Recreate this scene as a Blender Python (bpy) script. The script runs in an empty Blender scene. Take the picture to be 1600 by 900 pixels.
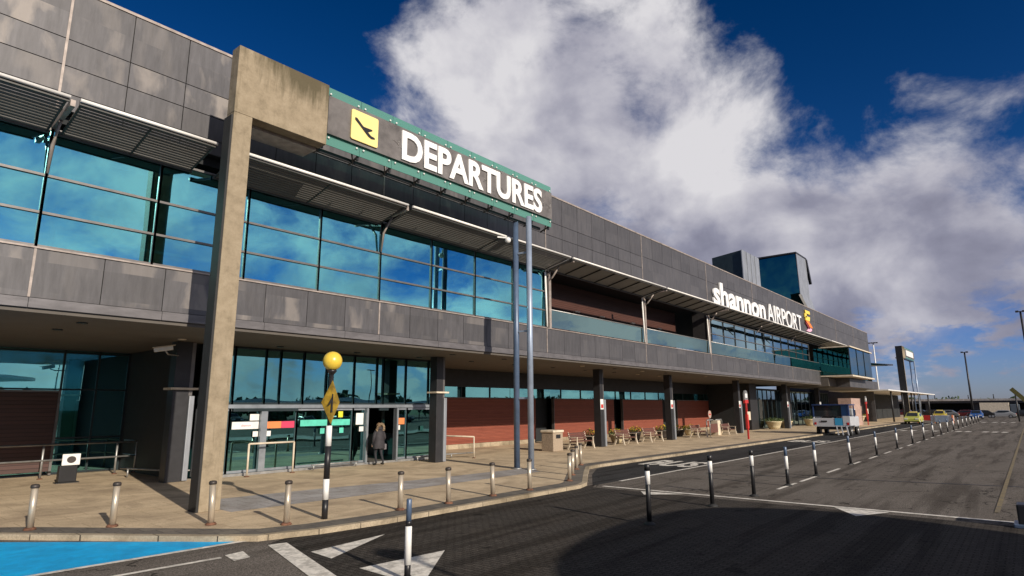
import bpy, bmesh, math, random
from mathutils import Vector, Matrix
random.seed(7)
R = math.radians
S = bpy.context.scene
COL = S.collection
# ---------------------------------------------------------------- camera
cam = bpy.data.cameras.new('camera'); co = bpy.data.objects.new('camera', cam); COL.objects.link(co)
cam.sensor_width = 36; cam.lens = 949/1600*36; cam.clip_end = 5000; cam.clip_start = .05
Mx = ((0.64285787, -0.14442503, 0.75224675), (-0.76596914, -0.12762311, 0.63008223), (-0.00500442, 0.98125111, 0.19266864))
m3 = Matrix([(r[0], r[1], -r[2]) for r in Mx])
co.matrix_world = Matrix.Translation((0, 0, 2.35)) @ m3.to_4x4()
S.camera = co
# ---------------------------------------------------------------- sun and sky
SUN_TO = Vector((-.21, -1, .415)).normalized()
sl = bpy.data.lights.new('sun', 'SUN'); sl.energy = 5.0; sl.angle = R(.5); sl.color = (1, .89, .75)
so = bpy.data.objects.new('sun', sl); COL.objects.link(so)
so.rotation_euler = SUN_TO.to_track_quat('Z', 'Y').to_euler()
W = bpy.data.worlds.new('World'); S.world = W; W.use_nodes = True
nt = W.node_tree; nt.nodes.clear()
def N(t, ty, **k):
    n = t.nodes.new(ty)
    for a, v in k.items():
        if a.startswith('i_'):
            n.inputs[a[2:]].default_value = v
        else: setattr(n, a, v)
    return n
def math_(t, op, a, b=None, clamp=False):
    n = t.nodes.new('ShaderNodeMath'); n.operation = op; n.use_clamp = clamp
    for i, v in enumerate((a, b)):
        if v is None: continue
        if isinstance(v, (int, float)): n.inputs[i].default_value = v
        else: t.links.new(v, n.inputs[i])
    return n.outputs[0]
def ramp(t, fac, stops, interp='LINEAR'):
    n = t.nodes.new('ShaderNodeValToRGB'); n.color_ramp.interpolation = interp
    e = n.color_ramp.elements
    while len(e) < len(stops): e.new(.5)
    for i, (p, c) in enumerate(stops):
        e[i].position = p; e[i].color = (*c, 1) if len(c) == 3 else c
    t.links.new(fac, n.inputs[0]); return n.outputs[0]
sky = N(nt, 'ShaderNodeTexSky', sky_type='NISHITA', sun_disc=False)
sky.sun_elevation = math.asin(SUN_TO.z); sky.sun_rotation = math.atan2(SUN_TO.x, SUN_TO.y)
sky.altitude = 0; sky.air_density = 1; sky.dust_density = .3; sky.ozone_density = 2.2
L = nt.links.new
tc = N(nt, 'ShaderNodeTexCoord'); D = tc.outputs['Generated']
sep = N(nt, 'ShaderNodeSeparateXYZ'); L(D, sep.inputs[0])
mpd = N(nt, 'ShaderNodeMapping'); mpd.inputs[3].default_value = (1, 1, 1.35); L(D, mpd.inputs[0]); DV = mpd.outputs[0]
n1 = N(nt, 'ShaderNodeTexNoise', i_Scale=5.2, i_Detail=12, i_Roughness=.62, i_Distortion=.25); L(DV, n1.inputs[0])
n2 = N(nt, 'ShaderNodeTexNoise', i_Scale=5.2, i_Detail=7, i_Roughness=.50, i_Distortion=.2)
mp = N(nt, 'ShaderNodeMapping'); mp.inputs[1].default_value = (7.3, -.2, 4.1); L(DV, mp.inputs[0]); L(mp.outputs[0], n2.inputs[0])
# big cloud masses and clear patches: directions in the sky, each with a size and a weight
def sky_dir(px, py):
    r = Vector((px-800, -(py-450), 949)); return (Matrix(Mx) @ r).normalized()
BLOBS = [(640, 80, .984, .34), (700, 200, .955, .44), (880, 120, .975, .26), (1000, 320, .94, .46), (1270, 330, .94, .46), (1520, 330, .955, .46), (1150, 240, .985, .26), (1400, 450, .982, .16),
         (300, -40, .90, -.85), (480, 20, .985, -.25), (1200, -40, .988, -.05), (1110, 80, .990, .30), (1460, 30, .93, -.80), (1010, 170, .9965, -.34), (1330, 150, .985, -.22), (1430, 575, .985, -.50), (1590, 560, .990, -.20)]
acc = None
for px, py, c0, w in BLOBS:
    d = sky_dir(px, py)
    vm = N(nt, 'ShaderNodeVectorMath', operation='DOT_PRODUCT'); vm.inputs[1].default_value = d; L(D, vm.inputs[0])
    mr = N(nt, 'ShaderNodeMapRange', interpolation_type='SMOOTHSTEP'); mr.inputs[1].default_value = c0; mr.inputs[2].default_value = 1.0
    mr.inputs[3].default_value = 0; mr.inputs[4].default_value = w; L(vm.outputs['Value'], mr.inputs[0])
    acc = mr.outputs[0] if acc is None else math_(nt, 'ADD', acc, mr.outputs[0])
dens = math_(nt, 'ADD', math_(nt, 'MULTIPLY', n1.outputs[0], 2.1), math_(nt, 'MULTIPLY', acc, .9))
veil = N(nt, 'ShaderNodeMapRange', interpolation_type='SMOOTHSTEP'); L(sep.outputs[1], veil.inputs[0]); veil.inputs[1].default_value = .15; veil.inputs[2].default_value = -.7; veil.inputs[3].default_value = 0; veil.inputs[4].default_value = .26
dens = math_(nt, 'SUBTRACT', math_(nt, 'ADD', dens, veil.outputs[0]), 1.10)
lowm = N(nt, 'ShaderNodeMapping'); lowm.inputs[3].default_value = (1, 1, 2.6); L(D, lowm.inputs[0])
n3 = N(nt, 'ShaderNodeTexNoise', i_Scale=15, i_Detail=8, i_Roughness=.6); L(lowm.outputs[0], n3.inputs[0])
band = ramp(nt, sep.outputs[2], [(0, (.5, .5, .5)), (.05, (1, 1, 1)), (.12, (.8, .8, .8)), (.20, (0, 0, 0))])
dens = math_(nt, 'ADD', math_(nt, 'MAXIMUM', dens, -.35), math_(nt, 'MULTIPLY', band, math_(nt, 'MULTIPLY', math_(nt, 'MAXIMUM', math_(nt, 'SUBTRACT', n3.outputs[0], .44), 0), 3.6)))
mask = N(nt, 'ShaderNodeMapRange', interpolation_type='SMOOTHSTEP'); L(dens, mask.inputs[0])
mask.inputs[1].default_value = -.14; mask.inputs[2].default_value = .50; mask.inputs[3].default_value = 0; mask.inputs[4].default_value = .97
low = N(nt, 'ShaderNodeMapRange', interpolation_type='SMOOTHSTEP'); L(sep.outputs[2], low.inputs[0]); low.inputs[1].default_value = .16; low.inputs[2].default_value = .42; low.inputs[3].default_value = -.16; low.inputs[4].default_value = .07
lum = math_(nt, 'ADD', math_(nt, 'MULTIPLY', n2.outputs[0], 1.1), math_(nt, 'MULTIPLY', n1.outputs[0], .25))
lum = math_(nt, 'ADD', lum, low.outputs[0])
lum = math_(nt, 'ADD', lum, math_(nt, 'MULTIPLY', veil.outputs[0], .8))
ccol = ramp(nt, math_(nt, 'SUBTRACT', lum, .15, True), [(.24, (.20, .20, .28)), (.40, (.36, .36, .46)), (.52, (.60, .59, .67)), (.68, (.92, .90, .93))])
gam = N(nt, 'ShaderNodeGamma', i_Gamma=1.22); L(sky.outputs[0], gam.inputs[0])
tint = N(nt, 'ShaderNodeMix', data_type='RGBA', blend_type='MULTIPLY'); tint.inputs[0].default_value = 1
L(gam.outputs[0], tint.inputs[6]); L(ramp(nt, sep.outputs[2], [(0, (.62, .74, 1.45)), (.10, (.50, .68, 1.35)), (.26, (.12, .47, .92)), (.6, (.0, .36, .74))]), tint.inputs[7])
b1 = N(nt, 'ShaderNodeBackground', i_Strength=.05); L(tint.outputs[2], b1.inputs[0])
b2 = N(nt, 'ShaderNodeBackground', i_Strength=.80); L(ccol, b2.inputs[0])
mxs = N(nt, 'ShaderNodeMixShader'); L(mask.outputs[0], mxs.inputs[0]); L(b1.outputs[0], mxs.inputs[1]); L(b2.outputs[0], mxs.inputs[2])
wo = N(nt, 'ShaderNodeOutputWorld'); L(mxs.outputs[0], wo.inputs[0])
S.view_settings.view_transform = 'Standard'; S.view_settings.look = 'None'; S.view_settings.gamma = 1
S.view_settings.use_curve_mapping = False; S.view_settings.exposure = 0.0
S.render.engine = 'CYCLES'
S.cycles.max_bounces = 7; S.cycles.transparent_max_bounces = 10; S.cycles.caustics_reflective = False; S.cycles.caustics_refractive = False

# ---------------------------------------------------------------- materials
def newmat(name):
    m = bpy.data.materials.new(name); m.use_nodes = True; t = m.node_tree; t.nodes.clear()
    o = t.nodes.new('ShaderNodeOutputMaterial'); return m, t, o
def mat(name, col, rough=.6, metal=0, var=.12, scale=3.0, bump=0, bscale=40, emit=0, spec=.5, world=False, stretch=(1, 1, 1), dirt=0, dscale=.6, dcol=None):
    m, t, o = newmat(name); b = t.nodes.new('ShaderNodeBsdfPrincipled')
    if world: co_ = N(t, 'ShaderNodeNewGeometry').outputs['Position']
    else: co_ = N(t, 'ShaderNodeTexCoord').outputs['Object']
    mpn = N(t, 'ShaderNodeMapping'); mpn.inputs[3].default_value = stretch; t.links.new(co_, mpn.inputs[0])
    nz = N(t, 'ShaderNodeTexNoise', i_Scale=scale, i_Detail=6, i_Roughness=.6); t.links.new(mpn.outputs[0], nz.inputs[0])
    lo = tuple(max(0, c*(1-var*2)) for c in col); hi = tuple(min(1, c*(1+var*2)) for c in col)
    c = ramp(t, nz.outputs[0], [(.25, lo), (.75, hi)])
    if dirt:
        dn = N(t, 'ShaderNodeTexNoise', i_Scale=dscale, i_Detail=7, i_Roughness=.65, i_Distortion=.4); t.links.new(mpn.outputs[0], dn.inputs[0])
        f = ramp(t, dn.outputs[0], [(.42, (0, 0, 0)), (.66, (dirt, dirt, dirt))])
        mx = N(t, 'ShaderNodeMix', data_type='RGBA'); t.links.new(f, mx.inputs[0]); t.links.new(c, mx.inputs[6]); mx.inputs[7].default_value = (*(dcol or tuple(x*.35 for x in col)), 1); c = mx.outputs[2]
    t.links.new(c, b.inputs['Base Color'])
    b.inputs['Roughness'].default_value = rough; b.inputs['Metallic'].default_value = metal; b.inputs['Specular IOR Level'].default_value = spec
    if emit: t.links.new(c, b.inputs['Emission Color']); b.inputs['Emission Strength'].default_value = emit
    if bump:
        bz = N(t, 'ShaderNodeTexNoise', i_Scale=bscale, i_Detail=4); t.links.new(co_, bz.inputs[0])
        bp = N(t, 'ShaderNodeBump', i_Strength=bump, i_Distance=.01); t.links.new(bz.outputs[0], bp.inputs['Height']); t.links.new(bp.outputs[0], b.inputs['Normal'])
    t.links.new(b.outputs[0], o.inputs[0]); return m

def mat_cladding(name, base, stain):
    m, t, o = newmat(name); b = t.nodes.new('ShaderNodeBsdfPrincipled'); L = t.links.new
    P = N(t, 'ShaderNodeNewGeometry').outputs['Position']
    sp = N(t, 'ShaderNodeSeparateXYZ'); L(P, sp.inputs[0])
    def cell(v, off, w, h_):  # random per panel
        fx = math_(t, 'FLOOR', math_(t, 'DIVIDE', math_(t, 'SUBTRACT', sp.outputs[0], 3.45), w)); return fx
    fx = math_(t, 'FLOOR', math_(t, 'DIVIDE', math_(t, 'SUBTRACT', sp.outputs[0], 3.45), 1.45))
    fz = math_(t, 'FLOOR', math_(t, 'DIVIDE', math_(t, 'SUBTRACT', sp.outputs[2], 10.2), .73))
    cb = N(t, 'ShaderNodeCombineXYZ'); L(fx, cb.inputs[0]); L(fz, cb.inputs[1])
    wn = N(t, 'ShaderNodeTexWhiteNoise'); L(cb.outputs[0], wn.inputs[0])
    # position inside the panel
    ux = math_(t, 'FRACT', math_(t, 'DIVIDE', math_(t, 'SUBTRACT', sp.outputs[0], 3.45), 1.45))
    ex = math_(t, 'MULTIPLY', math_(t, 'MULTIPLY', ux, math_(t, 'SUBTRACT', 1, ux)), 4)
    off = N(t, 'ShaderNodeVectorMath', operation='ADD'); L(P, off.inputs[0]); sc = N(t, 'ShaderNodeVectorMath', operation='SCALE'); sc.inputs['Scale'].default_value = 13; L(wn.outputs['Color'], sc.inputs[0]); L(sc.outputs[0], off.inputs[1])
    mp_ = N(t, 'ShaderNodeMapping'); mp_.inputs[3].default_value = (1, 1, .42); L(off.outputs[0], mp_.inputs[0])
    nz = N(t, 'ShaderNodeTexNoise', i_Scale=1.5, i_Detail=5, i_Roughness=.5, i_Distortion=.3); L(mp_.outputs[0], nz.inputs[0])
    st = math_(t, 'MULTIPLY', ramp(t, math_(t, 'ADD', nz.outputs[0], math_(t, 'MULTIPLY', math_(t, 'SUBTRACT', ex, 1), .12)), [(.47, (0, 0, 0)), (.60, (1, 1, 1))]), math_(t, 'MULTIPLY', wn.outputs[0], .72))
    # stains fade along the facade: strong near the old entrance end
    fade = N(t, 'ShaderNodeMapRange'); L(sp.outputs[0], fade.inputs[0]); fade.inputs[1].default_value = 7; fade.inputs[2].default_value = 24; fade.inputs[3].default_value = 1; fade.inputs[4].default_value = .10
    st = math_(t, 'MULTIPLY', st, fade.outputs[0])
    fine = N(t, 'ShaderNodeTexNoise', i_Scale=3.2, i_Detail=8, i_Roughness=.7); mp2 = N(t, 'ShaderNodeMapping'); mp2.inputs[3].default_value = (2.2, 2, .35); L(P, mp2.inputs[0]); L(mp2.outputs[0], fine.inputs[0])
    c0 = ramp(t, fine.outputs[0], [(.25, tuple(x*.72 for x in base)), (.75, tuple(x*1.28 for x in base))])
    br = math_(t, 'ADD', math_(t, 'MULTIPLY', wn.outputs[0], .22), .89)
    mb = N(t, 'ShaderNodeVectorMath', operation='SCALE'); L(c0, mb.inputs[0]); L(br, mb.inputs['Scale'])
    mx = N(t, 'ShaderNodeMix', data_type='RGBA'); L(st, mx.inputs[0]); L(mb.outputs[0], mx.inputs[6]); mx.inputs[7].default_value = (*stain, 1)
    L(mx.outputs[2], b.inputs['Base Color']); b.inputs['Metallic'].default_value = .25
    rr = math_(t, 'ADD', math_(t, 'MULTIPLY', st, .15), .48); L(rr, b.inputs['Roughness'])
    bp = N(t, 'ShaderNodeBump', i_Strength=.25, i_Distance=.02); bz = N(t, 'ShaderNodeTexNoise', i_Scale=1.1, i_Detail=2); L(off.outputs[0], bz.inputs[0]); L(bz.outputs[0], bp.inputs['Height']); L(bp.outputs[0], b.inputs['Normal'])
    L(b.outputs[0], o.inputs[0]); return m

def mat_glass(name, gl, tr, fac=.5, rough=.01, wav=.02, wscale=.6):
    m, t, o = newmat(name); L = t.links.new
    g = N(t, 'ShaderNodeBsdfGlossy', i_Roughness=rough); g.inputs[0].default_value = (*gl, 1)
    tp = N(t, 'ShaderNodeBsdfTransparent'); tp.inputs[0].default_value = (*tr, 1)
    fr = N(t, 'ShaderNodeLayerWeight', i_Blend=.25)
    f = math_(t, 'ADD', math_(t, 'MULTIPLY', fr.outputs['Facing'], .35), fac, True)
    P = N(t, 'ShaderNodeNewGeometry').outputs['Position']
    nz = N(t, 'ShaderNodeTexNoise', i_Scale=wscale, i_Detail=1); L(P, nz.inputs[0])
    bp = N(t, 'ShaderNodeBump', i_Strength=wav, i_Distance=.3); L(nz.outputs[0], bp.inputs['Height']); L(bp.outputs[0], g.inputs['Normal'])
    mx = N(t, 'ShaderNodeMixShader'); L(f, mx.inputs[0]); L(tp.outputs[0], mx.inputs[1]); L(g.outputs[0], mx.inputs[2]); L(mx.outputs[0], o.inputs[0]); return m

def mat_asphalt(name, dark, light, patch, blocks=False):
    m, t, o = newmat(name); b = t.nodes.new('ShaderNodeBsdfPrincipled'); L = t.links.new
    P = N(t, 'ShaderNodeNewGeometry').outputs['Position']
    g = N(t, 'ShaderNodeTexNoise', i_Scale=42, i_Detail=3, i_Roughness=.7); L(P, g.inputs[0])
    big = N(t, 'ShaderNodeTexNoise', i_Scale=.55, i_Detail=7, i_Roughness=.62, i_Distortion=.5)
    mp_ = N(t, 'ShaderNodeMapping'); mp_.inputs[3].default_value = (.5, 1.3, 1); L(P, mp_.inputs[0]); L(mp_.outputs[0], big.inputs[0])
    c = ramp(t, g.outputs[0], [(.36, dark), (.64, light)])
    f = ramp(t, big.outputs[0], [(.36, (0, 0, 0)), (.68, (1, 1, 1))])
    mx = N(t, 'ShaderNodeMix', data_type='RGBA'); L(math_(t, 'MULTIPLY', f, .55), mx.inputs[0]); L(c, mx.inputs[6]); mx.inputs[7].default_value = (*patch, 1)
    h = g.outputs[0]; colr = mx.outputs[2]
    if blocks:
        bt = N(t, 'ShaderNodeTexBrick', i_Scale=1.0); bt.inputs['Mortar Size'].default_value = .012; bt.inputs['Brick Width'].default_value = .21; bt.inputs['Row Height'].default_value = .105
        bt.inputs['Color1'].default_value = (1, 1, 1, 1); bt.inputs['Color2'].default_value = (.68, .68, .70, 1); bt.inputs['Mortar'].default_value = (.30, .29, .27, 1)
        rot = N(t, 'ShaderNodeMapping'); rot.inputs[2].default_value = (0, 0, R(90)); L(P, rot.inputs[0]); L(rot.outputs[0], bt.inputs[0])
        mm = N(t, 'ShaderNodeMix', data_type='RGBA', blend_type='MULTIPLY'); mm.inputs[0].default_value = .75; L(colr, mm.inputs[6]); L(bt.outputs[0], mm.inputs[7]); colr = mm.outputs[2]
        h = math_(t, 'SUBTRACT', math_(t, 'MULTIPLY', g.outputs[0], .5), bt.outputs['Fac'])
    vc = N(t, 'ShaderNodeTexVoronoi', i_Scale=.42, feature='DISTANCE_TO_EDGE'); wv = N(t, 'ShaderNodeTexNoise', i_Scale=1.6, i_Detail=6); L(P, wv.inputs[0])
    ad = N(t, 'ShaderNodeVectorMath', operation='ADD'); L(P, ad.inputs[0]); L(wv.outputs['Color'], ad.inputs[1]); L(ad.outputs[0], vc.inputs[0])
    ck = math_(t, 'MULTIPLY', math_(t, 'LESS_THAN', vc.outputs['Distance'], .007), math_(t, 'MULTIPLY', math_(t, 'GREATER_THAN', big.outputs[0], .50), .0 if blocks else .75))
    mk = N(t, 'ShaderNodeMix', data_type='RGBA'); L(ck, mk.inputs[0]); L(colr, mk.inputs[6]); mk.inputs[7].default_value = (.012, .011, .010, 1); colr = mk.outputs[2]
    tm = N(t, 'ShaderNodeMapping'); tm.inputs[3].default_value = (.10, 1.5, 1); tm.inputs[2].default_value = (0, 0, R(-14) if blocks else 0); L(P, tm.inputs[0])
    tn = N(t, 'ShaderNodeTexNoise', i_Scale=1.1, i_Detail=6, i_Roughness=.6, i_Distortion=.15); L(tm.outputs[0], tn.inputs[0])
    tf = ramp(t, tn.outputs[0], [(.40, (.62, .61, .60)), (.50, (1, 1, 1)), (.64, (1.0, 1.0, 1.0)), (.74, (1.55, 1.5, 1.42))])
    mt = N(t, 'ShaderNodeMix', data_type='RGBA', blend_type='MULTIPLY'); mt.inputs[0].default_value = 1; L(colr, mt.inputs[6]); L(tf, mt.inputs[7]); colr = mt.outputs[2]
    st_ = N(t, 'ShaderNodeTexNoise', i_Scale=1.7, i_Detail=3, i_Roughness=.5); L(P, st_.inputs[0])
    sf = ramp(t, st_.outputs[0], [(.66, (1, 1, 1)), (.72, (.55, .55, .55))])
    ms = N(t, 'ShaderNodeMix', data_type='RGBA', blend_type='MULTIPLY'); ms.inputs[0].default_value = 1; L(colr, ms.inputs[6]); L(sf, ms.inputs[7]); colr = ms.outputs[2]
    # scattered pale grit
    vo = N(t, 'ShaderNodeTexVoronoi', i_Scale=3.1); L(P, vo.inputs[0])
    gr = math_(t, 'MULTIPLY', math_(t, 'LESS_THAN', vo.outputs['Distance'], .05), .5)
    m3_ = N(t, 'ShaderNodeMix', data_type='RGBA'); L(gr, m3_.inputs[0]); L(colr, m3_.inputs[6]); m3_.inputs[7].default_value = (.22, .21, .19, 1); colr = m3_.outputs[2]
    L(colr, b.inputs['Base Color']); b.inputs['Roughness'].default_value = .9; b.inputs['Specular IOR Level'].default_value = .08
    bp = N(t, 'ShaderNodeBump', i_Strength=.8, i_Distance=.012); L(h, bp.inputs['Height']); L(bp.outputs[0], b.inputs['Normal'])
    L(b.outputs[0], o.inputs[0]); return m

def mat_paving(name, c1, c2, mortar, bw, bh, stain):
    m, t, o = newmat(name); b = t.nodes.new('ShaderNodeBsdfPrincipled'); L = t.links.new
    P = N(t, 'ShaderNodeNewGeometry').outputs['Position']
    bt = N(t, 'ShaderNodeTexBrick', i_Scale=1.0); bt.inputs['Mortar Size'].default_value = .010; bt.inputs['Brick Width'].default_value = bw; bt.inputs['Row Height'].default_value = bh
    for k, c in (('Color1', c1), ('Color2', c2), ('Mortar', mortar)): bt.inputs[k].default_value = (*c, 1)
    L(P, bt.inputs[0])
    big = N(t, 'ShaderNodeTexNoise', i_Scale=.7, i_Detail=8, i_Roughness=.66, i_Distortion=.6); L(P, big.inputs[0])
    f = ramp(t, big.outputs[0], [(.42, (0, 0, 0)), (.68, (.9, .9, .9))])
    mx = N(t, 'ShaderNodeMix', data_type='RGBA'); L(f, mx.inputs[0]); L(bt.outputs[0], mx.inputs[6]); mx.inputs[7].default_value = (*stain, 1)
    g = N(t, 'ShaderNodeTexNoise', i_Scale=30, i_Detail=4, i_Roughness=.7); L(P, g.inputs[0])
    gg = ramp(t, g.outputs[0], [(.3, (.72, .72, .72)), (.7, (1.2, 1.2, 1.2))])
    mm = N(t, 'ShaderNodeMix', data_type='RGBA', blend_type='MULTIPLY'); mm.inputs[0].default_value = 1; L(mx.outputs[2], mm.inputs[6]); L(gg, mm.inputs[7])
    L(mm.outputs[2], b.inputs['Base Color']); b.inputs['Roughness'].default_value = .85
    bp = N(t, 'ShaderNodeBump', i_Strength=.5, i_Distance=.008); L(math_(t, 'SUBTRACT', math_(t, 'MULTIPLY', g.outputs[0], .4), bt.outputs['Fac']), bp.inputs['Height']); L(bp.outputs[0], b.inputs['Normal'])
    L(b.outputs[0], o.inputs[0]); return m

def mat_concrete():
    m, t, o = newmat('weathered_concrete'); b = t.nodes.new('ShaderNodeBsdfPrincipled'); L = t.links.new
    P = N(t, 'ShaderNodeNewGeometry').outputs['Position']; sp = N(t, 'ShaderNodeSeparateXYZ'); L(P, sp.inputs[0])
    n = N(t, 'ShaderNodeTexNoise', i_Scale=3.2, i_Detail=12, i_Roughness=.74); L(P, n.inputs[0])
    c = ramp(t, n.outputs[0], [(.28, (.18, .145, .095)), (.5, (.29, .235, .16)), (.75, (.38, .315, .225))])
    mp_ = N(t, 'ShaderNodeMapping'); mp_.inputs[3].default_value = (3.2, 3.2, .45); L(P, mp_.inputs[0])
    n2_ = N(t, 'ShaderNodeTexNoise', i_Scale=1, i_Detail=8, i_Roughness=.65); L(mp_.outputs[0], n2_.inputs[0])
    # algae and soot run down from the beam's top edge
    hg = N(t, 'ShaderNodeMapRange'); L(sp.outputs[2], hg.inputs[0]); hg.inputs[1].default_value = 10.7; hg.inputs[2].default_value = 12.0; hg.inputs[3].default_value = 0; hg.inputs[4].default_value = .42
    xr = N(t, 'ShaderNodeMapRange'); L(sp.outputs[0], xr.inputs[0]); xr.inputs[1].default_value = 6.6; xr.inputs[2].default_value = 8.6; xr.inputs[3].default_value = .25; xr.inputs[4].default_value = 1
    s = math_(t, 'ADD', n2_.outputs[0], math_(t, 'MULTIPLY', hg.outputs[0], xr.outputs[0]))
    f = ramp(t, s, [(.56, (0, 0, 0)), (.80, (.88, .88, .88))])
    mx = N(t, 'ShaderNodeMix', data_type='RGBA'); L(f, mx.inputs[0]); L(c, mx.inputs[6]); mx.inputs[7].default_value = (.075, .062, .032, 1)
    v = N(t, 'ShaderNodeTexVoronoi', i_Scale=26); L(P, v.inputs[0])
    pit = math_(t, 'MULTIPLY', math_(t, 'LESS_THAN', v.outputs['Distance'], .17), ramp(t, n.outputs[0], [(.5, (0, 0, 0)), (.6, (.6, .6, .6))]))
    m2 = N(t, 'ShaderNodeMix', data_type='RGBA'); L(pit, m2.inputs[0]); L(mx.outputs[2], m2.inputs[6]); m2.inputs[7].default_value = (.12, .09, .06, 1)
    L(m2.outputs[2], b.inputs['Base Color']); b.inputs['Roughness'].default_value = .9
    bp = N(t, 'ShaderNodeBump', i_Strength=.7, i_Distance=.012); L(math_(t, 'SUBTRACT', n.outputs[0], pit), bp.inputs['Height']); L(bp.outputs[0], b.inputs['Normal'])
    L(b.outputs[0], o.inputs[0]); return m

def mat_slats(name, c1, c2, pitch=.11, rough=.6):
    m, t, o = newmat(name); b = t.nodes.new('ShaderNodeBsdfPrincipled'); L = t.links.new
    P = N(t, 'ShaderNodeNewGeometry').outputs['Position']; sp = N(t, 'ShaderNodeSeparateXYZ'); L(P, sp.inputs[0])
    u = math_(t, 'FRACT', math_(t, 'DIVIDE', sp.outputs[2], pitch)); gap = math_(t, 'LESS_THAN', u, .13)
    cell = math_(t, 'FLOOR', math_(t, 'DIVIDE', sp.outputs[2], pitch)); wn = N(t, 'ShaderNodeTexWhiteNoise', noise_dimensions='1D'); L(cell, wn.inputs['W'])
    mp_ = N(t, 'ShaderNodeMapping'); mp_.inputs[3].default_value = (.6, .6, 6); L(P, mp_.inputs[0]); n = N(t, 'ShaderNodeTexNoise', i_Scale=2, i_Detail=6); L(mp_.outputs[0], n.inputs[0])
    c = ramp(t, math_(t, 'ADD', math_(t, 'MULTIPLY', wn.outputs[0], .3), math_(t, 'MULTIPLY', n.outputs[0], .7)), [(.25, c1), (.75, c2)])
    mx = N(t, 'ShaderNodeMix', data_type='RGBA'); L(gap, mx.inputs[0]); L(c, mx.inputs[6]); mx.inputs[7].default_value = (*tuple(x*.5 for x in c1), 1)
    L(mx.outputs[2], b.inputs['Base Color']); b.inputs['Roughness'].default_value = rough
    bp = N(t, 'ShaderNodeBump', i_Strength=.6, i_Distance=.02, invert=True); L(gap, bp.inputs['Height']); L(bp.outputs[0], b.inputs['Normal']); L(b.outputs[0], o.inputs[0]); return m

M = {}
M['clad'] = mat_cladding('zinc_cladding', (.094, .091, .096), (.33, .295, .265))
M['clad_dark'] = mat('joint_backing', (.035, .032, .032), .7)
M['strip'] = mat('cover_strip', (.34, .29, .26), .5, .2, .2, 4)
M['lip'] = mat('fascia_lip', (.135, .128, .134), .5, .2, .15, 3, stretch=(.6, 1, 2))
M['soffit'] = mat('soffit_board', (.10, .088, .075), .75, 0, .08, 1.2)
M['glass'] = mat_glass('teal_window_glass', (.36, .95, 1.0), (.38, .76, .80), .60)
M['glass_low'] = mat_glass('teal_entrance_glass', (.33, .76, .76), (.26, .55, .55), .52)
M['glass_pale'] = mat_glass('pale_window_glass', (.50, .72, .80), (.12, .22, .25), .55)
M['balus'] = mat_glass('balustrade_glass', (.46, .66, .64), (.22, .42, .48), .42)
M['glass_box'] = mat_glass('box_glass', (.09, .42, .40), (.05, .16, .16), .45)
M['mull'] = mat('mullion_metal', (.17, .16, .155), .45, .5)
M['mull_dark'] = mat('dark_mullion', (.03, .045, .05), .4, .4)
M['frame'] = mat('door_frame_metal', (.30, .33, .36), .4, .5)
M['white'] = mat('white_paint', (.78, .78, .76), .45, 0, .05)
M['tube'] = mat('white_tube', (.86, .84, .80), .35, 0, .05)
M['louvre'] = mat('louvre_metal', (.07, .068, .064), .5, .3)
M['blade'] = mat('blade_metal', (.13, .125, .115), .6, .1, .08, 1)
M['canopy_panel'] = mat('canopy_panel', (.30, .295, .28), .6, .1, .08, 1)
M['concrete'] = mat_concrete()
M['polebase'] = mat('sleeve_metal', (.33, .35, .38), .4, .4, .12, 2, stretch=(1, 1, .4))
M['column'] = mat('column_metal', (.035, .035, .038), .45, .3)
M['brown'] = mat_slats('brown_slats', (.050, .018, .012), (.085, .032, .022))
M['redbrown'] = mat_slats('red_cladding', (.20, .050, .030), (.29, .082, .048), .085)
M['louv_brown'] = mat_slats('brown_louvre', (.055, .030, .026), (.09, .045, .038), .14)
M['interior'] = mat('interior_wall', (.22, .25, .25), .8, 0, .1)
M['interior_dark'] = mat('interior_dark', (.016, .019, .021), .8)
M['ifloor'] = mat('interior_floor', (.20, .19, .17), .3)
M['signglass'] = None
M['black'] = mat('black_paint', (.015, .015, .017), .4)
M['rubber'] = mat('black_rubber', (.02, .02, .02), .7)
M['bluegrey'] = mat('blue_grey_paint', (.085, .125, .20), .35, .1, .12, 2)
M['steelblue'] = mat('galvanised_blue', (.30, .36, .46), .38, .35, .1, 2)
M['steel'] = mat('brushed_steel', (.60, .52, .41), .33, .45, .15, 6, stretch=(1, 1, .15), dirt=.7, dscale=5, dcol=(.16, .12, .08))
M['capdark'] = mat('dark_cap', (.06, .05, .045), .5, .3)
M['rust'] = mat('rusty_foot', (.16, .075, .045), .8, .2, .4, 14)
M['galv'] = mat('galvanised_steel', (.38, .38, .37), .42, .6, .15, 5)
M['globe'] = mat('amber_globe', (.74, .52, .06), .3, 0, .06, 6, spec=.6)
M['yellow'] = mat('yellow_sign_face', (.86, .70, .27), .45, 0, .04)
M['gold'] = mat('weathered_yellow_plate', (.30, .19, .015), .5, 0, .35, 6, dirt=.6, dscale=5)
M['brick'] = M['redbrown']
M['letter'] = mat('white_letter', (.88, .88, .87), .4, 0, .02)
M['signpanel'] = mat('sign_panel', (.135, .125, .122), .55, .1, .3, 1.5, dirt=.5, dscale=2.5, dcol=(.17, .155, .15))
M['asphalt'] = mat_asphalt('asphalt', (.05, .045, .040), (.28, .25, .22), (.10, .086, .073))
M['asphalt_dark'] = mat_asphalt('dark_asphalt', (.02, .02, .021), (.085, .083, .083), (.035, .034, .034))
M['blocks'] = mat_asphalt('block_table', (.024, .022, .020), (.115, .104, .094), (.095, .080, .066), True)
M['paving'] = mat_paving('tan_paving', (.66, .525, .35), (.60, .47, .31), (.42, .32, .20), .9, .6, (.33, .25, .165))
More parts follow.
